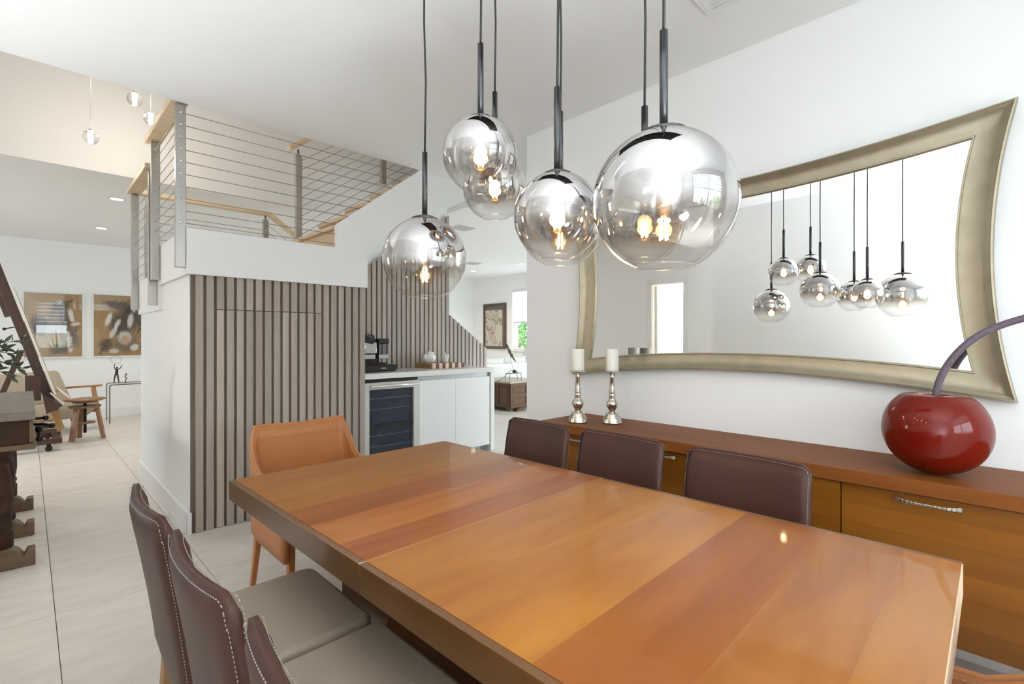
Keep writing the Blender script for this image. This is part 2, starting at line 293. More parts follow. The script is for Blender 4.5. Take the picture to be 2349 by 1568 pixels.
# ------------------------------------------------------------------ geometry helpers
class MB:
    def __init__(s): s.v = []; s.f = []; s.sm = []
    def add(s, vs, fs, smooth=False):
        o = len(s.v); s.v += [tuple(v) for v in vs]; s.f += [tuple(i+o for i in f) for f in fs]; s.sm += [smooth]*len(fs); return s
    def box(s, x0, x1, y0, y1, z0, z1):
        v = [(x, y, z) for x in (x0, x1) for y in (y0, y1) for z in (z0, z1)]
        return s.add(v, [(0, 1, 3, 2), (4, 6, 7, 5), (0, 4, 5, 1), (2, 3, 7, 6), (0, 2, 6, 4), (1, 5, 7, 3)])
    def bar(s, a, b, w, h, up=(0, 0, 1), w2=None, h2=None):
        a = Vector(a); b = Vector(b); d = (b-a).normalized(); u = Vector(up)
        if abs(d.dot(u)) > .98: u = Vector((0, 1, 0))
        r = d.cross(u).normalized(); u = r.cross(d).normalized(); w2 = w if w2 is None else w2; h2 = h if h2 is None else h2
        v = []
        for p, ww, hh in ((a, w, h), (b, w2, h2)):
            v += [p+r*sx*ww/2+u*sy*hh/2 for sx, sy in ((-1, -1), (1, -1), (1, 1), (-1, 1))]
        return s.add(v, [(3, 2, 1, 0), (4, 5, 6, 7), (0, 1, 5, 4), (1, 2, 6, 5), (2, 3, 7, 6), (3, 0, 4, 7)])
    def tube(s, pts, r, n=8, caps=True):
        pts = [Vector(p) for p in pts]; rs = r if isinstance(r, (list, tuple)) else [r]*len(pts)
        vs = []; prev = None
        for i, p in enumerate(pts):
            d = (pts[min(i+1, len(pts)-1)]-pts[max(i-1, 0)]).normalized()
            if prev is None:
                u = Vector((0, 0, 1)) if abs(d.z) < .9 else Vector((1, 0, 0)); a = d.cross(u).normalized()
            else: a = (prev-d*prev.dot(d)).normalized()
            prev = a; b = d.cross(a)
            vs += [p+(a*math.cos(2*PI*k/n)+b*math.sin(2*PI*k/n))*rs[i] for k in range(n)]
        fs = [(i*n+k, i*n+(k+1) % n, (i+1)*n+(k+1) % n, (i+1)*n+k) for i in range(len(pts)-1) for k in range(n)]
        s.add(vs, fs, True)
        if caps:
            o = len(s.v)-len(vs); s.f += [tuple(o+k for k in range(n))[::-1], tuple(o+(len(pts)-1)*n+k for k in range(n))]; s.sm += [False, False]
        return s
    def lathe(s, prof, c=(0, 0, 0), n=24, smooth=True, sx=1, sy=1, axis=None):
        vs = []; c = Vector(c)
        for (r, z) in prof:
            for k in range(n):
                a = 2*PI*k/n; p = Vector((r*math.cos(a)*sx, r*math.sin(a)*sy, z))
                if axis is not None: p = axis @ p
                vs.append(c+p)
        m = len(prof)
        fs = [(i*n+k, i*n+(k+1) % n, (i+1)*n+(k+1) % n, (i+1)*n+k) for i in range(m-1) for k in range(n)]
        s.add(vs, fs, smooth); o = len(s.v)-len(vs)
        if prof[0][0] > 1e-5: s.f.append(tuple(o+k for k in range(n))[::-1]); s.sm.append(False)
        if prof[-1][0] > 1e-5: s.f.append(tuple(o+(m-1)*n+k for k in range(n))); s.sm.append(False)
        return s
    def shell(s, prof, c=(0, 0, 0), n=40):
        vs = []; c = Vector(c)
        for (r, z) in prof:
            vs += [c+Vector((r*math.cos(2*PI*k/n), r*math.sin(2*PI*k/n), z)) for k in range(n)]
        return s.add(vs, [(i*n+k, i*n+(k+1) % n, (i+1)*n+(k+1) % n, (i+1)*n+k) for i in range(len(prof)-1) for k in range(n)], True)
    def ball(s, c, r, n=16, sz=1):
        pr = [(max(1e-6, r*math.sin(PI*i/(n//2+2))), -r*sz*math.cos(PI*i/(n//2+2))) for i in range(n//2+3)]
        return s.lathe(pr, c, n)
    def prism(s, poly, a0, a1, plane='xz'):
        def P(u, v, a): return {'xz': (u, a, v), 'yz': (a, u, v), 'xy': (u, v, a)}[plane]
        n = len(poly); v = [P(u, w, a0) for u, w in poly]+[P(u, w, a1) for u, w in poly]
        return s.add(v, [tuple(range(n))[::-1], tuple(range(n, 2*n))]+[(i, (i+1) % n, (i+1) % n+n, i+n) for i in range(n)])
    def mesh(s, name, m, off=(0, 0, 0)):
        me = D.meshes.new(name); o = Vector(off)
        me.from_pydata([tuple(Vector(v)-o) for v in s.v], [], s.f); me.materials.append(m)
        for p, q in zip(me.polygons, s.sm): p.use_smooth = q
        bm = bmesh.new(); bm.from_mesh(me); bmesh.ops.recalc_face_normals(bm, faces=bm.faces); bm.to_mesh(me); bm.free()
        return me
    def build(s, name, m, parent=None, bevel=0, seg=2, sub=0, color=None, label=None):
        off = (0, 0, 0)
        if parent is not None:
            q = parent; off = Vector((0, 0, 0))
            while q is not None: off += q.location; q = q.parent
        o = D.objects.new(name, s.mesh(name, m, off)); COL.objects.link(o)
        if parent is not None: o.parent = parent
        if bevel:
            md = o.modifiers.new('bevel', 'BEVEL'); md.width = bevel; md.segments = seg; md.limit_method = 'ANGLE'; md.angle_limit = .6
            md.harden_normals = False
            for p in o.data.polygons: p.use_smooth = True
            try: o.data.set_sharp_from_angle(angle=.7)
            except Exception: pass
        if sub:
            md = o.modifiers.new('sub', 'SUBSURF'); md.levels = sub; md.render_levels = sub
            for p in o.data.polygons: p.use_smooth = True
        if color: o.color = (*color, 1)
        if label: o['label'] = label
        return o
def thing(name, loc, label, cat, group=None):
    o = D.objects.new(name, None); COL.objects.link(o); o.location = loc; o['label'] = label; o['category'] = cat
    o.empty_display_size = .05
    if group: o['group'] = group
    return o
def tag(o, label, cat, group=None):
    o['label'] = label; o['category'] = cat
    if group: o['group'] = group
    return o
def struct(name, mb, m, label=None, bevel=0):
    o = mb.build(name, m, None, bevel); o['kind'] = 'structure'
    if label: o['label'] = label
    return o
def dup(root, loc, rz, label, group=None):
    r = root.copy(); COL.objects.link(r); r.location = loc; r.rotation_euler = (0, 0, rz); r['label'] = label
    if group: r['group'] = group
    for ch in list(root.children):
        c = ch.copy(); COL.objects.link(c); c.parent = r
        for g in list(ch.children):
            d = g.copy(); COL.objects.link(d); d.parent = c
    return r
def hole_wall(mb, axis, a0, a1, z0, z1, t0, t1, holes):
    """wall running along x or y with rectangular holes (h0,h1,hz0,hz1)"""
    def bx(p, q, zz0, zz1):
        if q-p < 1e-4 or zz1-zz0 < 1e-4: return
        if axis == 'x': mb.box(p, q, t0, t1, zz0, zz1)
        else: mb.box(t0, t1, p, q, zz0, zz1)
    cur = a0
    for (h0, h1, hz0, hz1) in sorted(holes):
        bx(cur, h0, z0, z1); bx(h0, h1, z0, hz0); bx(h0, h1, hz1, z1); cur = h1
    bx(cur, a1, z0, z1); return mb

# ------------------------------------------------------------------ room shell
CZ = 2.74
fl = struct('floor', MB().box(-2.75, 8.75, -1.75, 10.4, -.12, -.012), M['grout'], 'grout bed of the stone tiled floor')
k = 0; tile_mesh = MB().box(-.3035, .3035, -.6085, .6085, -.012, 0).mesh('tile', M['tile'])
nx0, ny0 = -5, -4
for i in range(-5, 14):
    for j in range(-4, 6):
        x0 = .09+.61*i; y0 = 3.05+1.22*j
        xa, xb, ya, yb = x0+.0015, x0+.6085, y0+.0015, y0+1.2185
        if xa < -2.7 or xb > 8.75 or yb > 10.4 or ya < -1.85: continue
        if xa > 2.75 and yb < 2.4: continue
        o = D.objects.new('tile', tile_mesh); COL.objects.link(o); o.parent = fl
        o.location = (x0+.305, y0+.61, 0)
        g = random.uniform(.93, 1.04); wq = random.uniform(-.012, .012); o.color = (g+wq, g, g-wq, 1)
struct('ceiling', MB().box(-2.75, 2.75, -1.75, 3.67, CZ, CZ+.2).box(2.75, 8.75, 2.51, 3.67, CZ, CZ+.2), M['ceil'], 'white dining room ceiling')
struct('ceiling_back', MB().box(-2.75, 3.8, 5.72, 10.4, CZ, CZ+.2), M['ceil'], 'white ceiling of the sitting area behind the stairs')
struct('ceiling_living', MB().box(3.8, 8.75, 3.67, 10.4, 2.85, 3.05), M['ceil'], 'white living room ceiling')
struct('wall_right', MB().box(2.62, 2.78, -1.75, 2.51, 0, CZ), M['wall'], 'white wall carrying the big mirror')
struct('wall_left', MB().box(-.72, -.56, -1.75, 2.48, 0, CZ).box(-2.60, -.72, 2.32, 2.48, 0, CZ), M['wall'], 'white wall opposite the mirror')
struct('wall_front', hole_wall(MB(), 'x', -.72, 2.78, 0, CZ, -1.75, -1.6, [WIN_D]), M['wall'], 'window wall of the dining room')
struct('wall_back', MB().box(-2.75, 8.75, 10.2, 10.4, 0, 3.05), M['wall'], 'white back wall with two drawings')
W_DOOR = (3.86, 4.44, 0, 2.2); W_WIN = (6.7, 8.3, .85, 2.15)
struct('wall_west', hole_wall(MB(), 'y', 2.32, 10.4, 0, 5.5, -2.75, -2.6, [W_DOOR, W_WIN]), M['wall'], 'far left wall seen in the mirror')
struct('wall_east', hole_wall(MB(), 'y', 2.51, 10.4, 0, 3.05, 8.55, 8.75, [(7.15, 8.69, .98, 2.48)]), M['wall'], 'living room wall with window')
struct('wall_south', hole_wall(MB(), 'x', 2.78, 8.75, 0, 2.9, 2.45, 2.60, [(5.2, 8.0, .1, 2.35)]), M['wall'], 'living room south wall, its opening added for daylight')
struct('wall_loft', MB().box(-2.75, 3.8, 5.72, 5.85, CZ+.2, 5.5).box(-2.75, 3.8, 5.70, 5.72, CZ, 5.5).box(3.8, 6.2, 5.70, 5.85, 3.05, 5.5), M['cream'], 'warm white upper wall over the stairwell')
struct('wall_stairwell', MB().box(-2.75, 6.2, 3.5, 3.66, CZ+.2, 5.5).box(6.05, 6.2, 3.66, 5.70, 3.05, 5.5), M['cream'], 'upper stairwell walls')
struct('ceiling_stairwell', MB().box(-2.75, .85, 3.5, 5.85, 5.3, 5.5).box(1.55, 6.2, 3.5, 5.85, 5.3, 5.5).box(.85, 1.55, 3.5, 4.48, 5.3, 5.5).box(.85, 1.55, 4.88, 5.85, 5.3, 5.5), M['cream'], 'stairwell ceiling with an opening added for light')  # unseen roof opening, added to let daylight down the stairwell
# hall behind the doorway, seen in the mirror
struct('wall_hall', MB().box(-4.4, -4.25, 2.3, 6.0, 0, 2.6).box(-4.4, -2.75, 2.2, 2.3, 0, 2.6).box(-4.4, -2.75, 5.7, 5.8, 0, 2.6).box(-4.4, -2.75, 2.2, 5.8, 2.6, 2.7).box(-4.4, -2.75, 2.2, 5.8, -.1, 0), M['cream'], 'cream hall behind the doorway')
l = D.lights.new('hall_lamp', 'POINT'); l.energy = 45; l.color = (1, .9, .75); l.shadow_soft_size = .15
o = D.objects.new('hall_lamp', l); COL.objects.link(o); o.location = (-3.5, 4.3, 2.3)
dm = MB()
for a, b_ in ((W_DOOR[0]-.08, W_DOOR[0]), (W_DOOR[1], W_DOOR[1]+.08)): dm.box(-2.615, -2.58, a, b_, 0, 2.2)
dm.box(-2.615, -2.58, W_DOOR[0]-.08, W_DOOR[1]+.08, 2.2, 2.28)
d1 = struct('door_1', dm, M['trim'], 'white door casing of the hall doorway', .004)
MB().box(-3.25, -2.70, W_DOOR[1]-.045, W_DOOR[1]-.005, .01, 2.19).build('door_leaf', M['trim'], d1, .003)
MB().tube([(-3.16, 4.385, 1.0), (-3.16, 4.34, 1.0), (-3.05, 4.34, 1.0)], .009).build('door_handle', M['chrome'], d1)
# skirting
struct('baseboard_left', MB().box(.725, .745, 3.69, 5.66, 0, .14).box(.725, .75, 3.685, 3.705, 0, .14), M['trim'], 'white skirting along the stair side', .003)
struct('baseboard_back', MB().box(-2.6, 8.5, 10.185, 10.2, 0, .14), M['trim'], 'white skirting on the back wall', .003)
struct('baseboard_right', MB().box(2.605, 2.62, -1.6, 2.51, 0, .14), M['trim'], 'white skirting under the mirror wall', .003)
struct('baseboard_east', MB().box(8.535, 8.55, 2.6, 10.19, 0, .14), M['trim'], 'white skirting in the living room', .003)

# windows -----------------------------------------------------------
def window(name, axis, h, t, inward, label, nmull, blind_z, nb, full=True):
    """axis 'x': window in a wall of constant y=t; inward = sign of room side"""
    a0, a1, z0, z1 = h
    def B(mb, p, q, d0, d1, zz0, zz1):
        lo, hi = sorted((t+inward*d0, t+inward*d1))
        if axis == 'x': mb.box(p, q, lo, hi, zz0, zz1)
        else: mb.box(lo, hi, p, q, zz0, zz1)
        return mb
    fr = MB(); fw = .05
    B(fr, a0, a0+fw, -.10, -.05, z0, z1); B(fr, a1-fw, a1, -.10, -.05, z0, z1); B(fr, a0+fw, a1-fw, -.10, -.05, z0, z0+fw); B(fr, a0+fw, a1-fw, -.10, -.05, z1-fw, z1)
    root = struct(name, fr, M['trim'], label, .003)
    n = nmull+1; wd = (a1-a0-2*fw)/n
    for i in range(1, n): B(MB(), a0+fw+wd*i-.025, a0+fw+wd*i+.025, -.098, -.052, z0+fw, z1-fw).build('mullion', M['trim'], root, .003)
    for i in range(n): B(MB(), a0+fw+wd*i+.005, a0+fw+wd*(i+1)-.005, -.078, -.072, z0+fw-.005, z1-fw+.005).build('pane', M['pane'], root)
    B(MB(), a0-.03, a1+.03, -.045, .03, z0-.03, z0).build('window_sill', M['trim'], root, .004)
    if nb:
        B(MB(), a0+.02, a1-.02, -.055, .005, z1-.07, z1-.003).build('blind_cassette', M['trim'], root, .006)
        hh = (z1-.07-blind_z)/(2*nb)
        for i in range(nb):
            zz = blind_z+2*i*hh
            B(MB(), a0+.03, a1-.03, -.026, -.022, zz, zz+hh).build('blind_band', M['blind'], root)
            B(MB(), a0+.03, a1-.03, -.025, -.023, zz+hh, zz+2*hh).build('blind_sheer', M['sheer'], root)
        B(MB(), a0+.03, a1-.03, -.032, -.016, blind_z-.025, blind_z).build('blind_rail', M['chan'], root, .004)
    return root
window('window_1', 'x', WIN_D, -1.6, 1, 'dining room window with a half lowered striped blind', 1, 1.74, 6)
window('window_2', 'y', (7.15, 8.69, .98, 2.48), 8.55, -1, 'living room window with a half lowered striped blind', 1, 1.68, 6)
window('fill_window_3', 'x', (5.2, 8.0, .1, 2.35), 2.6, 1, 'unseen glazing added to light the living room', 1, 0, 0)  # invented opening, out of view, serves as a daylight source
window('fill_window_4', 'y', W_WIN, -2.6, 1, 'unseen window added to light the sitting area', 1, 0, 0)  # added out of view as daylight fill from the west

# ------------------------------------------------------------------ stair block
SY = 3.695
st = struct('wall_stair', MB().box(.745, 1.96, 3.73, 4.62, 0, 1.70).box(.745, 1.2, 4.62, 5.62, 0, 1.50), M['wall'], 'white stair side wall')
wf = struct('wall_slatted', MB().box(.75, 1.96, 3.715, 3.73, 0, 1.667), M['slat_back'], 'dark backing of the slatted stair cupboard wall')
def slat(par, x0, x1, y0, y1, z0, zl, zr):
    v = [(x0, y0, z0), (x1, y0, z0), (x1, y1, z0), (x0, y1, z0), (x0, y0, zl), (x1, y0, zr), (x1, y1, zr), (x0, y1, zl)]
    g = random.uniform(.86, 1.12); q = random.uniform(-.025, .025)
    return MB().add(v, [(3, 2, 1, 0), (4, 5, 6, 7), (0, 1, 5, 4), (1, 2, 6, 5), (2, 3, 7, 6), (3, 0, 4, 7)]).build('slat', M['slat'], par, color=(g+q, g, g-q))
hd = struct('door_2', MB().box(.894, 1.61, 3.7155, 3.717, .004, 1.447), M['slat_back'], 'hidden cupboard door in the slatted wall')
for i in range(20):
    x0 = .774+.06*i
    if 2 <= i <= 13:
        slat(hd, x0, x0+.042, SY, 3.7155, .004, 1.445, 1.445)
        slat(wf, x0, x0+.042, SY, 3.715, 1.4505, 1.667, 1.667)
    else: slat(wf, x0, x0+.042, SY, 3.715, .002, 1.667, 1.667)
# landing fascia and upper flight stringer
poly = [(.72, 1.667), (1.968, 1.667), (1.968, 2.002), (3.9, 3.161), (3.9, 3.857), (1.707, 2.14), (1.707, 1.96), (.72, 1.96)]
struct('trim_1', MB().prism(poly, 3.672, 3.715), M['wall'], 'white landing fascia and stringer of the upper flight')
struct('trim_2', MB().box(.72, .745, 3.716, 4.605, 1.667, 1.96).box(.72, .745, 4.605, 5.6, 1.477, 1.77), M['wall'], 'white stepped side fascia of the landings')
lf = struct('floor_landing', MB().box(.746, 1.72, 3.716, 4.62, 1.71, 1.955).box(.746, 1.86, 4.64, 5.6, 1.52, 1.765), M['tread'], 'pale oak landing floors')
# wall behind the counter, slat clad
def top2(x): return 2.015+.661*(x-2.5) if x < 3.555 else 1.549-.695*(x-3.555)
core = [(1.962, 0), (4.16, 0), (4.16, 1.10), (3.555, 1.52), (3.555, 2.80), (2.9, 2.60), (1.962, 1.98)]
struct('wall_counter', MB().prism(core, 4.715, 4.80), M['wall'], 'white wall between the two stair flights')
ws = struct('wall_slatted_counter', MB().prism([(1.962, .9), (4.16, .9), (4.16, 1.11), (3.555, 1.53), (3.555, 2.69), (1.962, 1.64)], 4.70, 4.7148), M['slat_back'], 'dark backing of the slats behind the counter')
for i in range(37):
    x0 = 1.965+.0595*i
    if x0 > 4.14: break
    xr = x0+.0415
    zl, zr = top2(x0), top2(xr)
    if x0 < 3.555 < xr: xr = 3.553; zr = top2(xr)
    slat(ws, x0, xr, 4.678, 4.70, .9 if xr < 3.74 else .02, zl, zr)
# treads and risers
sr = struct('trim_3', MB().prism([(1.9, 1.966), (3.9, 3.087), (3.9, 3.38), (1.9, 2.07)], 3.716, 4.70), M['wall'], 'white soffit under the upper flight')
for i in range(8):
    x = 1.72+.265*i; z = 1.955+.19*i
    MB().box(x, x+.02, 3.73, 4.62, z, z+.155).build('riser', M['tread'], sr)
    MB().box(x-.025, x+.285, 3.73, 4.62, z+.155, z+.19).build('tread', M['tread'], sr, .006)
# lower flight going down behind the slatted half wall
sl = struct('trim_4', MB().box(1.87, 4.4, 5.585, 5.60, 0, .1), M['tread'], 'pale oak steps of the lower flight')
for i in range(9):
    x = 1.87+.265*i; z = 1.58-.19*i
    MB().box(x, x+.285, 4.81, 5.58, z-.035, z).build('tread', M['tread'], sl, .006)

# ------------------------------------------------------------------ railings
def post(par, x, y, z0, z1, holes, axis='y'):
    p = MB().box(x-.028, x+.028, y-.02, y+.02, z0, z1).build('post', M['steel'], par, .003)
    b = MB()
    for h in holes:
        b.lathe([(.010, 0), (.010, .003), (.006, .006)], (x, y-.0205, h), 10, True, axis=Matrix.Rotation(PI/2, 3, 'X'))
    b.build('cable_button', M['chrome'], p)['kind'] = 'stuff'
    return p
HZ = [1.99+.0775*i for i in range(10)]
r1 = thing('stair_railing', (.70, 3.70, 1.71), 'steel cable railing around the upper landing with pale wood rail under the ceiling', 'railing')
post(r1, .692, 3.712, 1.707, 2.742, HZ); post(r1, .692, 4.57, 1.70, 2.742, HZ)
MB().box(.635, .735, 3.685, 4.66, 2.748, 2.785).build('handrail', M['pine'], r1, .005)
for h in HZ:
    MB().tube([(.692, 3.73, h), (.692, 4.56, h)], .0028, 6).build('cable', M['cable'], r1)
    xe = 1.707 if h < 2.14 else 1.707+(h-2.14)/.783
    MB().tube([(.715, 3.70, h), (xe+.004, 3.70, h)], .0028, 6).build('cable', M['cable'], r1)
r2 = thing('stair_railing', (.70, 4.68, 1.52), 'steel cable railing on the lower landing, its wood rail one step lower', 'railing')
HL = [1.80+.0775*i for i in range(10)]
post(r2, .692, 4.69, 1.515, 2.555, HL); post(r2, .692, 5.57, 1.515, 2.555, HL)
MB().box(.635, .735, 4.63, 5.60, 2.56, 2.597).build('handrail', M['pine'], r2, .005)
for h in HL: MB().tube([(.692, 4.70, h), (.692, 5.56, h)], .0028, 6).build('cable', M['cable'], r2)
r3 = thing('stair_railing', (.80, 5.65, 1.52), 'far cable railing with pale rail that bends down the lower flight', 'railing')
post(r3, .80, 5.645, 1.55, 2.565, HL); post(r3, 1.826, 5.645, 1.60, 2.53, HL)
MB().lathe([(.028, 0), (.010, .02), (.010, .05)], (1.826, 5.645, 2.53), 10).build('rail_bracket', M['steel'], r3)
MB().bar((.70, 5.645, 2.60), (1.875, 5.645, 2.60), .08, .04).build('handrail', M['pine'], r3, .005)
MB().bar((1.865, 5.645, 2.60), (3.3, 5.645, 1.60), .08, .04).build('handrail', M['pine'], r3, .005)
for h in HL:
    MB().tube([(.80, 5.645, h), (1.826, 5.645, h)], .0028, 6).build('cable', M['cable'], r3)
    MB().tube([(1.83, 5.645, h), (3.3, 5.645, h-1.03)], .0028, 6).build('cable', M['cable'], r3)
r4 = thing('stair_railing', (1.77, 4.60, 1.96), 'inner cable railing rising with the upper flight, steel post with pale wood rail', 'railing')
HM = [2.03+.085*i for i in range(11)]
p_ = post(r4, 1.772, 4.60, 1.958, 2.93, [])
MB().lathe([(.026, 0), (.009, .02), (.009, .06)], (1.772, 4.60, 2.93), 10).build('rail_bracket', M['steel'], p_)
post(r4, 2.64, 4.60, 2.86, 3.55, [])
MB().bar((1.685, 4.60, 2.975), (3.1, 4.60, 4.06), .085, .042).build('handrail', M['pine'], r4, .006)
for h in HM: MB().tube([(1.78, 4.60, h), (3.05, 4.60, h+.93)], .0028, 6).build('cable', M['cable'], r4)

# ------------------------------------------------------------------ counter run
CX0, CX1, CYF, CZT = 1.965, 3.77, 4.12, .935
wt = thing('counter_worktop', (2.87, 4.4, 0), 'white quartz worktop with waterfall end beside the slats', 'worktop')
MB().box(CX0, CX1, CYF, 4.675, CZT-.052, CZT).build('top_slab', M['quartz'], wt, .002)
MB().box(CX1-.055, CX1, CYF, 4.675, .001, CZT-.053).build('end_panel', M['quartz'], wt, .002)
cb = thing('base_cabinet', (3.24, 4.4, 0), 'white handleless cabinet with two doors right of the wine fridge', 'cabinet')
MB().box(2.765, 3.712, CYF+.05, 4.67, .09, CZT-.054).build('carcass', M['lacquer'], cb)
MB().box(2.765, 3.712, CYF+.03, CYF+.05, CZT-.10, CZT-.054).build('finger_channel', M['chan'], cb)
MB().box(2.765, 3.712, CYF+.08, CYF+.10, .001, .09).build('toe_kick', M['chan'], cb)
MB().box(2.768, 3.2195, CYF+.006, CYF+.028, .075, CZT-.098).build('door', M['lacquer'], cb, .0015)
MB().box(3.2235, 3.700, CYF+.006, CYF+.028, .075, CZT-.098).build('door', M['lacquer'], cb, .0015)
wfz = thing('wine_fridge', (2.46, 4.4, 0), 'steel framed wine fridge with dark blue glass door under the worktop', 'fridge')
MB().box(2.17, 2.758, CYF+.06, 4.67, .005, .865).build('cabinet_body', M['matteblack'], wfz)
MB().box(2.17, 2.758, CYF+.02, CYF+.06, .855, .875).build('vent_grille', M['matteblack'], wfz, .002)
f = MB(); f.box(2.165, 2.225, CYF, CYF+.045, .06, .85); f.box(2.70, 2.762, CYF, CYF+.045, .06, .85); f.box(2.225, 2.70, CYF, CYF+.045, .785, .85); f.box(2.225, 2.70, CYF, CYF+.045, .06, .12)
dr = f.build('door', M['stainless'], wfz, .002)
MB().box(2.22, 2.705, CYF+.028, CYF+.034, .115, .79).build('glass_panel', M['fridge_glass'], dr)
MB().box(2.225, 2.70, CYF+.018, CYF+.027, .42, .46).build('middle_rail', M['matteblack'], dr)
for zz in (.70, .60, .355, .255, .185):
    MB().bar((2.235, CYF+.024, zz), (2.68, CYF+.024, zz), .006, .004).build('shelf', M['shelfwire'], dr)
for (bx_, bz) in ((2.36, .165), (2.47, .165), (2.60, .205), (2.28, .275), (2.56, .625), (2.33, .375)):
    MB().lathe([(.001, 0), (.020, .002), (.020, .006)], (bx_, CYF+.027, bz), 12, axis=Matrix.Rotation(PI/2, 3, 'X')).build('bottle_end', M['bottle'], dr)
hdl = MB().tube([(2.215, CYF-.045, .818), (2.735, CYF-.045, .818)], .013, 12).build('handle', M['stainless'], dr)
MB().bar((2.235, CYF, .818), (2.235, CYF-.045, .818), .014, .014).bar((2.715, CYF, .818), (2.715, CYF-.045, .818), .014, .014).build('handle_mount', M['steel'], dr)
# things on the counter
bd = thing('cutting_board', (3.31, 4.51, CZT), 'thick striped maple and purpleheart cutting board at the slats', 'cutting board')
for i in range(10):
    x0 = 3.092+.0435*i
    MB().box(x0, x0+.0432, 4.36, 4.66, CZT+.001, CZT+.055).build('strip', M['maple'] if i % 2 == 0 else M['purple'], bd)
for i in range(3):
    MB().box(3.075, 3.0918, 4.36+.1*i, 4.36+.1*i+.0995, CZT+.001, CZT+.055).build('end_block', M['walnut'], bd)
tp = thing('teapot', (3.165, 4.52, CZT+.055), 'round white china teapot on the striped board', 'teapot')
tz = CZT+.0555
MB().lathe([(.035, 0), (.055, .012), (.071, .04), (.073, .06), (.064, .088), (.045, .105), (.03, .11)], (3.165, 4.52, tz), 28).build('pot', M['china'], tp)
MB().lathe([(.032, .108), (.026, .116), (.008, .121), (.006, .127), (.010, .133), (.004, .139)], (3.165, 4.52, tz), 20).build('lid', M['china'], tp)
MB().tube([(3.11, 4.49, tz+.035), (3.08, 4.475, tz+.06), (3.07, 4.468, tz+.095)], [.017, .012, .008], 10).build('spout', M['china'], tp)
MB().tube([(3.215, 4.545, tz+.095), (3.235, 4.555, tz+.115), (3.25, 4.565, tz+.105), (3.25, 4.565, tz+.07), (3.233, 4.553, tz+.04)], .006, 8).build('handle', M['china'], tp)
sg = thing('sugar_pot', (3.375, 4.52, CZT+.055), 'small white china pot with lid and ear handle beside the teapot', 'pot')
MB().lathe([(.030, 0), (.034, .004), (.046, .05), (.053, .082), (.055, .084)], (3.375, 4.52, tz), 24).build('cup', M['china'], sg)
MB().lathe([(.052, .085), (.035, .091), (.010, .096), (.008, .103), (.010, .109), (.003, .113)], (3.375, 4.52, tz), 20).build('lid', M['china'], sg)
MB().tube([(3.418, 4.545, tz+.07), (3.438, 4.557, tz+.075), (3.445, 4.561, tz+.055), (3.43, 4.552, tz+.035), (3.41, 4.54, tz+.03)], .005, 8).build('handle', M['china'], sg)
cd = thing('capsule_drawer', (2.40, 4.46, CZT), 'low black capsule drawer under the coffee machine', 'drawer')
MB().box(2.17, 2.625, 4.32, 4.64, CZT+.004, CZT+.062).build('box', M['matteblack'], cd, .004)
MB().box(2.17, 2.625, 4.312, 4.32, CZT+.008, CZT+.058).build('drawer_front', M['matteblack'], cd, .002)
MB().box(2.16, 2.635, 4.305, 4.65, CZT+.063, CZT+.067).build('rim_rail', M['gunmetal'], cd)
for i in range(4): MB().box(2.185+.14*i, 2.205+.14*i, 4.34, 4.36, CZT+.0005, CZT+.004).build('foot', M['matteblack'], cd)
lg = MB()
for i, wv in enumerate((.006, .0055, .006, .005, .006, .0055)): lg.box(2.452+.0095*i, 2.452+.0095*i+wv, 4.3105, 4.3118, CZT+.030, CZT+.038 if i % 2 else CZT+.0395)
lg.build('logo', M['whiteprint'], cd)
for i in range(4): MB().bar((2.36+.03*i, 4.3112, CZT+.046), (2.374+.03*i, 4.3112, CZT+.054), .0015, .004).build('red_stripe', M['red'], cd)
cm = thing('coffee_machine', (2.42, 4.5, CZT+.068), 'chrome and black capsule coffee machine with milk jug', 'coffee machine')
cz = CZT+.068
MB().box(2.27, 2.54, 4.36, 4.62, cz, cz+.02).build('base', M['matteblack'], cm, .004)
MB().box(2.25, 2.54, 4.50, 4.62, cz+.02, cz+.23).build('body', M['matteblack'], cm, .006)
MB().box(2.30, 2.44, 4.36, 4.50, cz+.105, cz+.22).build('head', M['chrome'], cm, .012)
MB().box(2.31, 2.43, 4.37, 4.49, cz+.02, cz+.035).build('drip_tray', M['matteblack'], cm, .003)
MB().box(2.285, 2.42, 4.365, 4.375, cz+.055, cz+.10).build('front_plate', M['chrome'], cm, .003)
MB().box(2.465, 2.565, 4.375, 4.49, cz+.055, cz+.10).build('jug_base', M['chrome'], cm, .004)
MB().box(2.46, 2.57, 4.37, 4.50, cz+.102, cz+.20).build('milk_jug', M['carafe'], cm, .008)
MB().box(2.455, 2.575, 4.365, 4.505, cz+.201, cz+.255).build('jug_lid', M['matteblack'], cm, .01)
MB().tube([(2.47, 4.36, cz+.225), (2.45, 4.35, cz+.20), (2.45, 4.35, cz+.155)], .007, 8).build('milk_spout', M['matteblack'], cm)
lv = MB(); lv.prism([(2.29, cz+.225), (2.345, cz+.195), (2.395, cz+.185), (2.43, cz+.235), (2.41, cz+.265), (2.33, cz+.285), (2.29, cz+.265)], 4.36, 4.48)
lv.build('lever_head', M['matteblack'], cm, .012)
MB().tube([(2.31, 4.42, cz+.27), (2.35, 4.40, cz+.296), (2.40, 4.38, cz+.288), (2.415, 4.375, cz+.265)], .010, 8).build('lever', M['gunmetal'], cm)

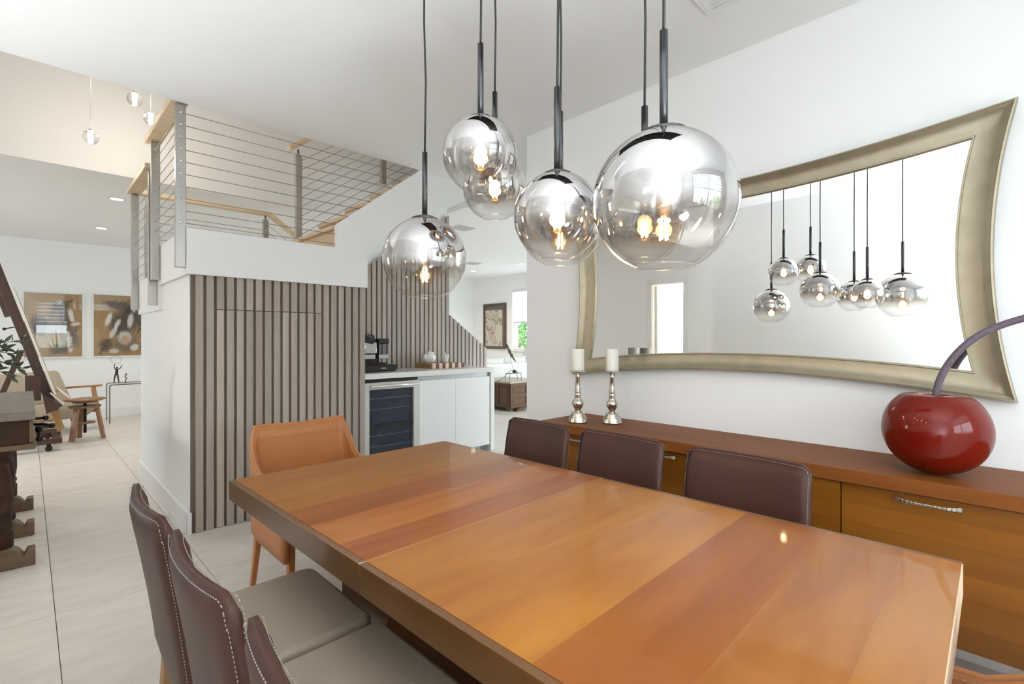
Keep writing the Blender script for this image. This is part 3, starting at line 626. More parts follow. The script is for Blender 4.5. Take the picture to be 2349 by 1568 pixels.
# ------------------------------------------------------------------ dining table
tb = thing('dining_table', (1.0, 1.03, 0), 'long honey cherry extension dining table with thick top', 'table')
T0, T1, TX0, TX1, TZ0, TZ1 = .072, 1.958, .527, 1.487, .682, .75
cuts = [T0, .172, .33, .53, .655, .80, .92, 1.034, 1.16, 1.33, 1.486, 1.62, 1.74, 1.87, T1]
tones = [(.98, .90, .80), (.93, .82, .74), (.84, .62, .46), (1.20, 1.16, .95), (1.10, 1.06, 1.0), (1.06, 1.0, .90), (1.09, 1.05, 1.0),
         (.84, .58, .46), (1.04, .82, .62), (.80, .58, .46), (1.0, .97, .70), (.94, .90, .66), (.95, .86, .62), (.93, .84, .62)]
for i in range(len(cuts)-1):
    g = .0001 if abs(cuts[i]-1.034) > .01 else .0015
    g2 = .0001 if abs(cuts[i+1]-1.034) > .01 else .0015
    MB().box(TX0+.018, TX1-.018, cuts[i]+g*.3, cuts[i+1]-g2*.3, TZ1-.028, TZ1).build('plank', M['cherry'], tb, color=tones[i])
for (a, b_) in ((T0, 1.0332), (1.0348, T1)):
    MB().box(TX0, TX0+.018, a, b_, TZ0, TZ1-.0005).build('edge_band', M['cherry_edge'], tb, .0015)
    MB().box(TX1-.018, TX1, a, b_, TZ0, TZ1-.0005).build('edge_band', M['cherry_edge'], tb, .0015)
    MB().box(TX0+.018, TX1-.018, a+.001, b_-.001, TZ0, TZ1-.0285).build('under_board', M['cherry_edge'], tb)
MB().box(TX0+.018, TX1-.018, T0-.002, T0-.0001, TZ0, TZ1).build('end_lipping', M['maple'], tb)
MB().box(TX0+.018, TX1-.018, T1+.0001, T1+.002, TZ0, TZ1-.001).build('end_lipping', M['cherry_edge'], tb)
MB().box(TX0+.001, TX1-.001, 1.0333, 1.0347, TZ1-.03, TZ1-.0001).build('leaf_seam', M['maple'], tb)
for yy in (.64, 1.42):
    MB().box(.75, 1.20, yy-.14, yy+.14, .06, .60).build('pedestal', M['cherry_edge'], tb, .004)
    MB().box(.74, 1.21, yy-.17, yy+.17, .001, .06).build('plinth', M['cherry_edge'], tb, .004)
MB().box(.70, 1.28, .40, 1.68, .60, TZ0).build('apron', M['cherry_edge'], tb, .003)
tb.rotation_euler = (0, 0, math.radians(1.1))

# ------------------------------------------------------------------ brown leather chairs
def chair_proto():
    t = thing('dining_chair', (0, 0, 0), '', 'chair', 'brown leather dining chairs')
    s = MB(); n = 10; pts = []
    # padded seat with crowned top
    prof = [(-.225, -.215), (.20, -.222), (.228, -.20), (.228, .20), (.20, .222), (-.225, .215)]
    s.prism(prof, .405, .468, 'xy'); s.build('seat', M['taupe'], t, .018, 3)
    nu, nv = 13, 11; hw0, hw1 = .212, .202; zb, zt = .385, .860
    def surf(u, v, side):
        z = zb+(zt-zb)*v
        hw = hw0+(hw1-hw0)*v
        cu = abs(u)
        # rounded top corners
        zc = z-(.018*max(0, (cu-.86)/.14)**2 if v > .9 else 0)
        x = -.200-.062*v-.026*(1-u*u)*(.3+.7*v)+.004*math.sin(v*PI)
        edge = min(1, (1-cu)/.14, (1-v)/.10+0.0, (v)/.06+.25)
        th = .006+.013*math.sqrt(max(0, min(1, edge)))
        return (x+side*th, u*hw, zc)
    us = [-1+2*i/(nu-1) for i in range(nu)]; us = [math.copysign(abs(u)**.75, u) for u in us]; vs_ = [(j/(nv-1))**.85 for j in range(nv)]
    b = MB(); fr = [surf(u, v, 1) for v in vs_ for u in us]; bk = [surf(u, v, -1) for v in vs_ for u in us]
    N = nu*nv; fs = []
    for j in range(nv-1):
        for i in range(nu-1):
            q = (j*nu+i, j*nu+i+1, (j+1)*nu+i+1, (j+1)*nu+i); fs.append(q); fs.append(tuple(N+x for x in q[::-1]))
    rim = [i for i in range(nu)]+[j*nu+nu-1 for j in range(1, nv)]+[(nv-1)*nu+i for i in range(nu-2, -1, -1)]+[j*nu for j in range(nv-2, 0, -1)]
    for a, c in zip(rim, rim[1:]+rim[:1]): fs.append((a, c, c+N, a+N))
    b.add(fr+bk, fs, True); back = b.build('backrest', M['leather'], t)
    # stitching along both rims of the back
    stt = MB(); path = []
    for v in [i/60 for i in range(4, 59)]: path.append((-.972, v))
    for u in [-.95+1.9*i/50 for i in range(51)]: path.append((u, .985))
    for v in [i/60 for i in range(58, 3, -1)]: path.append((.972, v))
    for side in (1, -1):
        P = [Vector(surf(u, v, side*1.12)) for u, v in path]
        acc = 0; 
        for a, c in zip(P[:-1], P[1:]):
            d = (c-a); L_ = d.length
            if L_ < .002 or L_ > .03: continue
            stt.bar(a, a+d*.5, .0012, .0012)
    stt.build('stitching', M['thread'], back)['kind'] = 'stuff'
    for sx, sy in ((-1, -1), (-1, 1), (1, -1), (1, 1)):
        x0, y0 = sx*.185, sy*.175
        MB().bar((x0+(-.03 if sx < 0 else .01), y0+sy*.012, 0), (x0, y0, .405), .030, .030, w2=.042, h2=.042).build('leg', M['oak'], t, .003)
    MB().bar((-.185, -.175, .375), (-.185, .175, .375), .02, .05).bar((.185, -.175, .375), (.185, .175, .375), .02, .05).build('seat_rail', M['oak'], t)
    return t
ch = chair_proto()
spots = [(.478, 1.49, 0.0, 'brown leather chair on the floor side of the table, nearest the tan armchair'),
         (.485, 1.03, 0.0, 'middle brown leather chair on the tiled floor side of the table'),
         (.495, .575, 0.0, 'brown leather chair on the floor side, mostly below the frame, back edge only'),
         (1.462, 1.60, PI+math.radians(-4), 'brown leather chair by the sideboard, nearest the candlesticks'),
         (1.462, 1.14, PI+math.radians(-3), 'middle brown leather chair between table and sideboard'),
         (1.462, .645, PI+math.radians(-2), 'brown leather chair by the sideboard, nearest the red cherry')]
for i, (x, y, a, lb) in enumerate(spots):
    if i == 0: ch.location = (x, y, 0); ch.rotation_euler = (0, 0, a); ch['label'] = lb
    else: dup(ch, (x, y, 0), a, lb)

# ------------------------------------------------------------------ tan saddle leather armchairs (facing -y)
def tan_proto():
    t = thing('leather_armchair', (0, 0, 0), '', 'armchair', 'tan leather armchairs at the table ends')
    # side walls: plan path from front right round the back to front left
    path = []
    hw, yb, yf = .245, .235, -.235
    rr = .045
    path += [(hw+.004, yf+(yb-rr-yf)*i/8) for i in range(9)]
    for i in range(1, 6):
        a = (PI/2)*i/6; path.append((hw-rr+rr*math.cos(a), yb-rr+rr*math.sin(a)))
    path += [((hw-rr)*(1-2*i/8), yb) for i in range(9)]
    for i in range(1, 6):
        a = PI/2+(PI/2)*i/6; path.append((-(hw-rr)+rr*math.cos(a), yb-rr+rr*math.sin(a)))
    path += [(-hw-.004, yb-rr-(yb-rr-yf)*i/8) for i in range(9)]
    n = len(path)
    def top(x, y):
        q = (yb-y)/(yb-yf)              # 0 at back, 1 at front
        if q < .02: return .82-.012*(1-abs(x)/hw)
        e = max(0, 1-q/.38)
        return .615+.205*e**2.2
    def bot(x, y):
        q = (yb-y)/(yb-yf)
        return .335-.035*min(1, q/.25) if q > .05 else .36
    lean = lambda z, x, y: (x*(1+.03*max(0, z-.45)), y+.05*max(0, (z-.45))*(1 if y > .1 else .2))
    nv = 9; thk = .011
    def pt(i, v, s):
        x, y = path[i]; z = bot(x, y)+(top(x, y)-bot(x, y))*v
        a = Vector(path[max(i-1, 0)]); b = Vector(path[min(i+1, n-1)]); d = (b-a).normalized(); nn = Vector((d.y, -d.x))
        X, Y = lean(z, x, y); return (X+nn.x*s*thk, Y+nn.y*s*thk, z)
    b = MB(); A = [pt(i, j/(nv-1), 1) for j in range(nv) for i in range(n)]; B_ = [pt(i, j/(nv-1), -1) for j in range(nv) for i in range(n)]
    N = n*nv; fs = []
    for j in range(nv-1):
        for i in range(n-1):
            q = (j*n+i, j*n+i+1, (j+1)*n+i+1, (j+1)*n+i); fs += [q, tuple(N+x for x in q[::-1])]
    rim = list(range(n))+[j*n+n-1 for j in range(1, nv)]+[(nv-1)*n+i for i in range(n-2, -1, -1)]+[j*n for j in range(nv-2, 0, -1)]
    for a, c in zip(rim, rim[1:]+rim[:1]): fs.append((a, c, c+N, a+N))
    b.add(A+B_, fs, True); sh = b.build('shell', M['tan'], t)
    w_ = MB().tube([pt(i, 1.0, 0) for i in range(n)], .008, 8).build('edge_piping', M['tan'], sh)
    stt = MB()
    for s in (1, -1):
        P = [Vector(pt(i, .975, s*1.25)) for i in range(n)]
        for a, c in zip(P[:-1], P[1:]):
            d = c-a; m = max(1, int(d.length/.011))
            for q in range(m): stt.bar(a+d*(q/m), a+d*((q+.6)/m), .0018, .0018)
    stt.build('stitching', M['tan_thread'], sh)['kind'] = 'stuff'
    MB().prism([(-.225, -.25), (.225, -.25), (.225, .21), (-.225, .21)], .40, .47, 'xy').build('seat', M['tan'], t, .02, 3)
    for sx in (-1, 1):
        for sy in (-1, 1):
            MB().bar((sx*.235, sy*.215+(.045 if sy > 0 else -.03), 0), (sx*.215, sy*.19, .42), .022, .026, w2=.032, h2=.036).build('leg', M['tan'], t, .004)
    return t
ta = tan_proto(); ta.location = (1.03, 2.39, 0); ta['label'] = 'tan leather armchair at the far table end, in front of the slats'
dup(ta, (1.02, .12, 0), PI, 'tan leather armchair at the near table end, only its stitched arm visible')

# ------------------------------------------------------------------ sideboard
sb = thing('sideboard', (2.40, .72, 0), 'long cherry wood sideboard under the mirror', 'sideboard')
SZ = .765; SX = 2.205
MB().box(2.183, 2.612, -.56, 1.985, SZ-.05, SZ).build('top', M['sb_top'], sb, .002)
MB().box(SX+.022, 2.605, -.545, 1.972, .225, SZ-.051).build('carcass', M['sb_front'], sb)
ys = [1.975-.505*i for i in range(6)]
for i in range(5):
    dv = MB().box(SX+.005, SX+.02, ys[i+1]+.002, ys[i]-.002, .222, SZ-.056).build('door', M['sb_front'], sb, .001)
    zs = [.222, .298, .392, .472, .566, .642, SZ-.056]
    for q in range(6):
        g = [.80, .90, 1.0, .92, 1.06, .97][(q+i*2) % 6] if i != 3 else [.72, .86, 1.02, .96, 1.08, .93][q]
        MB().box(SX, SX+.0048, ys[i+1]+.002, ys[i]-.002, zs[q]+.0002, zs[q+1]-.0002).build('board', M['sb_front'], dv, color=(g*1.02, g*.98, g*.9))
    yc = (ys[i]+ys[i+1])/2; hm = MB(); P = []; n = 14
    for q in range(n+1):
        s_ = -1+2*q/n; P.append((SX-.006-.022*(1-s_**4), yc+.088*s_, .686))
    for q in range(n):
        a, c = P[q], P[q+1]; s0 = abs(-1+2*q/n); s1 = abs(-1+2*(q+1)/n)
        hm.bar(a, c, .008+.009*s0**3, .005, up=(1, 0, 0), w2=.008+.009*s1**3)
    hm.build('handle', M['steel'], dv, .002)
for yy in (1.75, .75, -.25):
    MB().tube([(2.27, yy, 0), (2.27, yy, .222)], .017, 14).build('leg', M['chrome'], sb)
    MB().tube([(2.55, yy, 0), (2.55, yy, .222)], .017, 14).build('leg', M['chrome'], sb)
    MB().bar((2.25, yy, .215), (2.57, yy, .215), .05, .012).build('leg_plate', M['chrome'], sb)

# candlesticks
def candlestick(x, y, lb, lb2):
    t = thing('candlestick', (x, y, SZ), lb, 'candlestick', 'silver candlesticks on the sideboard')
    H_ = .302
    pr = [(.056, 0), (.058, .008), (.052, .016), (.054, .024), (.047, .031), (.048, .038), (.039, .045), (.040, .052), (.029, .060), (.018, .068), (.016, .074),
          (.022, .082), (.030, .098), (.036, .110), (.031, .124), (.022, .136), (.018, .142), (.021, .147), (.018, .153), (.021, .158), (.018, .165), (.019, .172),
          (.016, .205), (.0125, .262), (.015, .266), (.0125, .272), (.014, .280), (.021, .290), (.040, .293), (.046, .297), (.045, .301), (.036, .302)]
    MB().lathe(pr[:10], (x, y, SZ), 32).build('foot', M['mercury'], t)
    MB().lathe(pr[9:27], (x, y, SZ), 32).build('stem', M['mercury'], t)
    MB().lathe(pr[26:], (x, y, SZ), 32).build('cup', M['mercury'], t)
    c = thing('candle', (x, y, SZ+.3022), lb2, 'candle', 'ivory pillar candles')
    MB().lathe([(.0005, 0), (.0365, .0005), (.0372, .004), (.0372, .124), (.035, .128), (.010, .1265), (.0005, .126)], (x, y, SZ+.3022), 28).build('wax', M['wax'], c)
    MB().tube([(x, y, SZ+.427), (x+.001, y, SZ+.436)], .0012, 6).build('wick', M['matteblack'], c)
candlestick(2.30, 1.79, 'mercury glass candlestick nearest the end of the sideboard', 'ivory pillar candle on the candlestick nearest the wall end')
candlestick(2.415, 1.63, 'mercury glass candlestick nearer the mirror centre', 'ivory pillar candle on the candlestick nearer the mirror centre')

# cherry sculpture
cx_, cy_ = 2.352, .200
cs = thing('cherry_sculpture', (cx_, cy_, SZ), 'giant glossy red cherry sculpture with curved purple stem on the sideboard', 'sculpture')
pr = []
for i in range(0, 41):
    a = -PI/2+PI*i/40; r = .158*max(0.0, math.cos(a))**.92; z = .156+.156*math.sin(a)
    if a > .85:
        k_ = (a-.85)/(PI/2-.85); z -= .075*k_**2.0
    pr.append((max(r, .0006), z))
MB().lathe(pr, (cx_, cy_, SZ+.001), 56).build('fruit', M['cherry_red'], cs)
sp = [(cx_+.0, cy_+.0, SZ+.22), (cx_-.0, cy_-.003, SZ+.29), (cx_, cy_-.02, SZ+.36), (cx_+.0, cy_-.055, SZ+.43), (cx_, cy_-.105, SZ+.49), (cx_, cy_-.165, SZ+.53), (cx_, cy_-.24, SZ+.56), (cx_, cy_-.33, SZ+.58)]
def smooth(P, n=6):
    P = [Vector(p) for p in P]; out = []
    for i in range(len(P)-1):
        p0, p1, p2, p3 = P[max(i-1, 0)], P[i], P[i+1], P[min(i+2, len(P)-1)]
        for k in range(n):
            t = k/n; out.append(.5*((2*p1)+(-p0+p2)*t+(2*p0-5*p1+4*p2-p3)*t*t+(-p0+3*p1-3*p2+p3)*t**3))
    out.append(P[-1]); return out
MB().tube(smooth(sp), .0115, 14).build('stem', M['stem'], cs)

# ------------------------------------------------------------------ mirror
mr_ = thing('wall_mirror', (2.62, 1.008, 1.57), 'large concave sided mirror in a champagne leaf frame', 'mirror')
Y0, Y1, Z0, Z1 = -.012, 2.045, 1.018, 2.132
yc, zc = (Y0+Y1)/2, (Z0+Z1)/2
def outline(hy, hz, sy, sz, n=28):
    P = []
    for (ax, s) in (('b', 1), ('r', 1), ('t', 1), ('l', 1)):
        for i in range(n):
            q = -1+2*i/n
            if ax == 'b': P.append((yc+hy*q, zc-hz+sz*(1-q*q)))
            if ax == 'r': P.append((yc+hy-sy*(1-q*q), zc+hz*q))
            if ax == 't': P.append((yc-hy*q, zc+hz-sz*(1-q*q)))
            if ax == 'l': P.append((yc-hy+sy*(1-q*q), zc-hz*q))
    return P
hy, hz = (Y1-Y0)/2, (Z1-Z0)/2
rings = [(hy, hz, .064, .072, 2.619), (hy, hz, .064, .072, 2.566), (hy-.003, hz-.003, .064, .072, 2.560), (hy-.009, hz-.008, .064, .072, 2.559), (hy-.013, hz-.012, .064, .072, 2.564), (hy-.018, hz-.016, .0635, .0715, 2.566),
         (hy-.030, hz-.026, .062, .070, 2.577), (hy-.046, hz-.039, .060, .067, 2.585), (hy-.068, hz-.057, .057, .063, 2.590), (hy-.095, hz-.080, .053, .058, 2.592), (hy-.114, hz-.099, .050, .054, 2.592), (hy-.117, hz-.102, .050, .054, 2.587), (hy-.122, hz-.107, .049, .053, 2.587), (hy-.125, hz-.110, .048, .052, 2.592), (hy-.126, hz-.111, .048, .052, 2.606)]
fm = MB(); R_ = []
for (a, b_, c, d, x) in rings: R_.append([(x, p[0], p[1]) for p in outline(a, b_, c, d)])
n = len(R_[0]); vs_ = [v for r in R_ for v in r]
fs = [(i*n+k, i*n+(k+1) % n, (i+1)*n+(k+1) % n, (i+1)*n+k) for i in range(len(R_)-1) for k in range(n)]
fm.add(vs_, fs, True); fr_ = fm.build('frame', M['gilt'], mr_); fr_.data.set_sharp_from_angle(angle=.75)
gm = MB(); P = outline(hy-.119, hz-.105, .049, .053); gm.prism([(p[0], p[1]) for p in P], 2.601, 2.606, 'yz'); gm.build('glass', M['mirror'], mr_)

# ------------------------------------------------------------------ pendants
pc = thing('pendant_canopy', (1.03, .93, CZ), 'black rectangular ceiling canopy carrying the globe pendants', 'ceiling canopy')
MB().box(.88, 1.26, .33, 1.52, CZ-.03, CZ).build('plate', M['black'], pc, .004)
GL = [('A', .937, 1.365, 1.515, .137, 'smoked globe pendant hanging lowest, nearest the slatted walls'),
      ('B', .940, 1.087, 1.785, .109, 'smoked globe pendant hanging highest, in front of another small globe'),
      ('C', 1.119, 1.221, 1.757, .107, 'small smoked globe pendant hanging just behind the highest globe'),
      ('D', .952, .806, 1.559, .110, 'smoked globe pendant just left of the largest globe'),
      ('E', 1.160, .970, 1.600, .129, 'smoked globe pendant largely hidden behind the one left of the largest'),
      ('F', .975, .527, 1.545, .152, 'largest smoked globe pendant, nearest the camera'),
      ('G', 1.174, .690, 1.554, .101, 'small smoked globe pendant seen through the largest globe')]
for (nm, x, y, z, r, lb) in GL:
    t = thing('globe_pendant', (x, y, z), lb, 'pendant light', 'smoked globe pendants')
    zt = z+r
    MB().tube([(x, y, zt+.215), (x+.004, y, zt+.45), (x-.003, y, zt+.65), (x+.001, y, CZ-.03)], .0032, 8).build('cord', M['matteblack'], t)
    MB().tube([(x, y, zt+.004), (x, y, zt+.215)], .0088, 16).build('rod', M['gunmetal'], t)
    MB().lathe([(.0088, .002), (.0085, -.004), (.0015, -.040), (.0012, -.055)], (x, y, zt), 12).build('spike', M['gunmetal'], t)
    rc = r*.33
    MB().lathe([(rc, -r*.055), (rc*.98, -r*.02), (rc*.6, .004), (.010, .008), (.008, .010)], (x, y, zt), 28).build('cap', M['gunmetal'], t)
    pr = []; a0 = -1.14; m = 44
    for i in range(m+1):
        a = a0+(PI/2-.02-a0)*i/m; pr.append((r*math.cos(a), r*math.sin(a)))
    g = MB().shell(pr, (x, y, z), 56).build('globe', M['smoke'], t)
    rr = r*math.cos(a0); zz = z+r*math.sin(a0)
    ring = [(x+rr*math.cos(2*PI*k/48), y+rr*math.sin(2*PI*k/48), zz) for k in range(49)]
    MB().tube(ring, .0016, 6, False).build('rim', M['crystal'], g)
    # lamp
    bz = z+(-.40*r if r > .12 else -.10*r)
    MB().tube([(x, y, bz+.095), (x, y, z+r*.97)], .0022, 8).build('stem', M['gunmetal'], t)
    MB().lathe([(.004, .012), (.014, .008), (.017, -.002), (.017, -.030), (.013, -.036)], (x, y, bz+.085), 16).build('socket', M['brass'], t)
    bs = .031 if r < .12 else .034
    pr = [(.013, .030+.012)] + [(max(.0005, bs*math.sin(q)), bs*math.cos(q)) for q in [.45+(PI-.45)*i/14 for i in range(15)]]
    bl = MB().shell(pr, (x, y, bz), 24).build('bulb', M['bulbglass'], t)
    fb = MB()
    for dx, dy in ((.009, .0), (-.009, 0), (0, .009), (0, -.009)): fb.tube([(x+dx, y+dy, bz-.021), (x+dx*.7, y+dy*.7, bz+.026)], .0018, 6)
    fb.build('filament', M['fil'], bl)
    lp = D.lights.new('pendant_lamp', 'POINT'); lp.energy = .35; lp.color = (1, .72, .42); lp.shadow_soft_size = .02
    lo = D.objects.new('pendant_lamp', lp); COL.objects.link(lo); lo.parent = t; lo.location = (0, 0, bz-z)

# stairwell crystal balls
for (x, y, z, lb) in ((.341, 4.9, 2.779, 'crystal ball pendant hanging lowest in the stairwell'), (.608, 4.9, 3.157, 'crystal ball pendant hanging highest in the stairwell'), (.712, 4.9, 3.035, 'crystal ball pendant beside the upper railing post')):
    t = thing('crystal_pendant', (x, y, z), lb, 'pendant light', 'crystal ball pendants in the stairwell')
    MB().tube([(x, y, z+.052), (x, y, 5.43)], .0012, 6).build('cord', M['steel'], t)
    MB().ball((x, y, z), .052, 20).build('ball', M['ball'], t)
    MB().lathe([(.012, .06), (.012, .04)], (x, y, z), 12).build('cap', M['chrome'], t)
    MB().lathe([(.003, -.030), (.011, -.026), (.011, .022), (.008, .030)], (x, y, z), 14).build('lamp_core', M['ledcore'], t)
    lp = D.lights.new('crystal_lamp', 'POINT'); lp.energy = 2.6; lp.color = (1, .90, .78); lp.shadow_soft_size = .05
    lo = D.objects.new('crystal_lamp', lp); COL.objects.link(lo); lo.parent = t; lo.location = (0, 0, -.08)

# downlights, vents
def downlight(x, y, z, lb, e=22):
    t = thing('downlight', (x, y, z), lb, 'downlight', 'recessed ceiling downlights')
    MB().lathe([(.075, 0), (.078, -.004), (.060, -.007), (.055, -.002)], (x, y, z), 28).build('ring', M['trim'], t)
    MB().lathe([(.0005, -.0035), (.056, -.0035), (.056, -.001)], (x, y, z), 28).build('lens', M['down'], t)
    l = D.lights.new('downlight_beam', 'SPOT'); l.energy = e*1.1; l.color = (1, .90, .78); l.spot_size = 2.3; l.spot_blend = .8; l.shadow_soft_size = .06
    o = D.objects.new('downlight_beam', l); COL.objects.link(o); o.parent = t; o.location = (0, 0, -.02)
downlight(.676, 6.67, CZ, 'recessed ceiling downlight of the sitting area nearest the stairwell')
downlight(.708, 8.57, CZ, 'recessed ceiling downlight of the sitting area nearest the back wall')
downlight(-1.2, 7.6, CZ, 'recessed ceiling downlight over the desk side of the sitting area')
downlight(7.44, 8.86, 2.85, 'recessed living room downlight nearest the corner')
downlight(7.46, 7.31, 2.85, 'recessed living room downlight nearest the window wall')
for (x, y, lb) in ((4.45, 5.53, 'slotted ceiling vent nearest the slatted wall end'), (6.66, 7.97, 'slotted ceiling vent further into the living room')):
    t = thing('ceiling_vent', (x, y, 2.85), lb, 'vent', 'living room ceiling vents')
    MB().box(x-.17, x+.17, y-.17, y+.17, 2.843, 2.85).build('plate', M['trim'], t, .002)
    for i in range(5): MB().box(x-.14, x+.14, y-.125+.055*i, y-.095+.055*i, 2.837, 2.8428).build('vane', M['chan'], t)
t = thing('ceiling_register', (2.30, .92, CZ), 'white air register in the dining ceiling near the mirror wall', 'vent')
f = MB(); a, b_, c, d = 2.03, 2.225, .62, .985
f.box(a, b_, c, c+.035, CZ-.01, CZ); f.box(a, b_, d-.035, d, CZ-.01, CZ); f.box(a, a+.035, c+.035, d-.035, CZ-.01, CZ); f.box(b_-.035, b_, c+.035, d-.035, CZ-.01, CZ)
f.build('frame', M['trim'], t, .003); MB().box(a+.03, b_-.03, c+.03, d-.03, CZ-.0015, CZ-.0005).build('duct', M['matteblack'], t)
for i in range(5):
    x = a+.05+.024*i; MB().bar((x, c+.035, CZ-.006), (x, d-.035, CZ-.006), .016, .0015, up=(.6, 0, .8)).build('vane', M['trim'], t)

# ------------------------------------------------------------------ desk at the left
dk = thing('writing_desk', (-.45, 4.45, 0), 'dark antique trestle writing desk with turned posts at the left', 'desk')
DX0, DX1, DY0, DY1 = -.95, .035, 3.74, 5.16
MB().box(DX0, DX1-.004, DY0-.02, 4.44, .815, .862).build('top_board', M['antique_top'], dk, .004)
MB().box(DX0, DX1-.004, 4.443, DY1+.02, .815, .862).build('top_board', M['antique_top'], dk, .004)
MB().box(DX0+.02, DX1-.03, DY0, DY1, .685, .815).build('case', M['antique'], dk, .004)
MB().box(DX1-.03, DX1-.012, DY0+.004, DY1-.004, .69, .812).build('end_panel', M['antique_foot'], dk, .003)
MB().box(DX0, DX1, DY0-.012, DY1+.012, .655, .685).build('base_moulding', M['antique_foot'], dk, .008)
for yy in (3.86, 4.44, 5.10):
    p = [(.062, .12), (.062, .20), (.050, .21), (.060, .225), (.060, .245), (.048, .255), (.056, .27), (.062, .33), (.060, .42), (.050, .52), (.040, .57), (.056, .585), (.056, .60), (.044, .61), (.060, .625), (.060, .655)]
    for xx in (-.115, -.80):
        MB().lathe(p, (xx, yy, 0), 20).build('turned_post', M['antique'], dk)
    ft = [(.032, .001), (.032, .085), (.0, .085), (-.012, .055), (-.035, .09), (-.075, .118), (-.125, .125), (-.80, .125), (-.85, .118), (-.885, .09), (-.91, .055), (-.92, .085), (-.95, .085), (-.95, .001)]
    MB().prism(ft, yy-.05, yy+.05).build('foot', M['antique_foot'], dk, .004)
MB().box(-.49, -.43, 3.86, 5.10, .13, .19).build('stretcher', M['antique'], dk)
hw = MB(); hy0 = 3.9
hw.tube([(DX1-.012, hy0, .80), (DX1+.03, hy0, .80)], .008, 8); hw.ball((DX1+.04, hy0, .80), .014, 10)
hw.tube([(DX1-.012, hy0+.02, .765), (DX1+.03, hy0-.01, .765), (DX1+.06, hy0-.04, .76)], .008, 8); hw.ball((DX1+.066, hy0-.045, .758), .015, 10)
hw.build('iron_handle', M['iron'], dk)
hw = MB(); hw.ball((DX1+.012, hy0+.01, .735), .018, 10); hw.tube([(DX1+.012, hy0, .73), (DX1+.012, hy0-.02, .695)], .006, 8); hw.ball((DX1+.014, hy0-.024, .685), .016, 10)
hw.build('iron_knob', M['iron'], dk)
# plant on the desk
pl = thing('potted_plant', (-.26, 4.30, .8625), 'leafy olive branch in a stoneware vase on the antique desk', 'plant')
MB().lathe([(.05, 0), (.075, .03), (.085, .09), (.06, .16), (.035, .19), (.04, .21), (.034, .205), (.02, .18)], (-.26, 4.30, .8628), 20).build('vase', M['pottery'], pl)
random.seed(11)
tips = [(-.02, 4.22, 1.24), (-.05, 4.28, 1.16), (-.03, 4.30, 1.07), (-.10, 4.25, 1.20), (-.08, 4.36, 1.02), (-.30, 4.25, 1.35), (-.45, 4.3, 1.25), (-.25, 4.2, 1.3)]
for tx, ty, tz_ in tips:
    a = Vector((-.26, 4.30, 1.06)); c = Vector((tx, ty, tz_)); mid = (a+c)/2+Vector((-.02, 0, .06))
    P = smooth([a, mid, c], 5)
    MB().tube(P, [.004-.0025*i/(len(P)-1) for i in range(len(P))], 6).build('twig', M['easel'], pl)
    for q in range(5, len(P)):
        for sgn in (-1, 1):
            p = P[q]; d = (c-a).normalized()*.6+Vector((random.uniform(-.5, .5), random.uniform(-.6, .6), random.uniform(-.6, .5)))+Vector((0, 0, sgn*.45)); d.normalize()
            ln = random.uniform(.045, .07); sd = d.cross(Vector((random.uniform(-1, 1), random.uniform(-1, 1), .3))).normalized(); up = sd.cross(d)
            w2 = ln*.17
            vs_ = [p, p+d*ln*.35+sd*w2-up*.004, p+d*ln*.35-sd*w2-up*.004, p+d*ln*.4+up*.003, p+d*ln*.7+sd*w2*.75-up*.006, p+d*ln*.7-sd*w2*.75-up*.006, p+d*ln-up*.012]
            MB().add(vs_, [(0, 1, 3), (0, 3, 2), (1, 4, 3), (3, 4, 6), (3, 6, 5), (3, 5, 2)], True).build('leaf', M['leafd'], pl)

# ------------------------------------------------------------------ easel
ez = thing('easel', (.02, 7.8, 0), 'tall reddish wooden easel on castors holding a board, behind the desk', 'easel')
def ep(s, off=0):    # along the mast, s=0 foot, s=1 top
    return Vector((.275-.56*s+off*.936, 7.8, .23+1.95*s+off*.27))
MB().bar(ep(0.1)+Vector((0, 0, 0)), ep(.95), .075, .085, up=(1, 0, 0)).build('mast', M['easel'], ez, .004)
MB().bar((.285, 7.8, .20), ep(.13), .05, .06, up=(1, 0, 0)).build('mast_foot', M['easel_leg'], ez, .004)
MB().bar((.045, 7.72, .845), (.045, 7.72, .56), .13, .03, up=(0, 1, 0)).build('side_plate', M['easel'], ez, .003)
MB().bar((-.36, 7.80, .14), (-.05, 7.80, 1.12), .035, .05, up=(1, 0, 0)).build('back_leg', M['easel'], ez, .003)
MB().bar(ep(.66, -.065), ep(.80, -.065), .06, .05, up=(1, 0, 0)).build('slider', M['easel'], ez, .004)
for s_ in (.60, .92):
    k_ = MB(); k_.tube([ep(s_, -.03), ep(s_, -.13)], .006, 8); k_.ball(ep(s_, -.13), .016, 8); k_.build('wing_knob', M['iron'], ez)
tr = MB().prism([(.12, .63), (.285, .505), (.15, .42)], 7.5, 8.1); tr.build('tray', M['easel'], ez, .003)
MB().bar((.18, 7.48, .66), (.29, 7.48, .52), .02, .012, up=(1, 0, 0)).build('tray_lip', M['paper'], ez)
MB().box(-.42, .235, 7.55, 7.61, .20, .245).box(-.42, .235, 7.99, 8.05, .20, .245).build('upper_runner', M['easel'], ez, .003)
MB().box(-.45, .28, 7.52, 7.58, .085, .14).box(-.45, .28, 8.02, 8.08, .085, .14).build('lower_runner', M['easel'], ez, .003)
MB().box(0.02, .12, 7.54, 7.60, .14, .20).build('spacer', M['easel'], ez)
MB().box(.20, .26, 7.58, 8.02, .09, .135).build('cross_beam', M['easel'], ez)
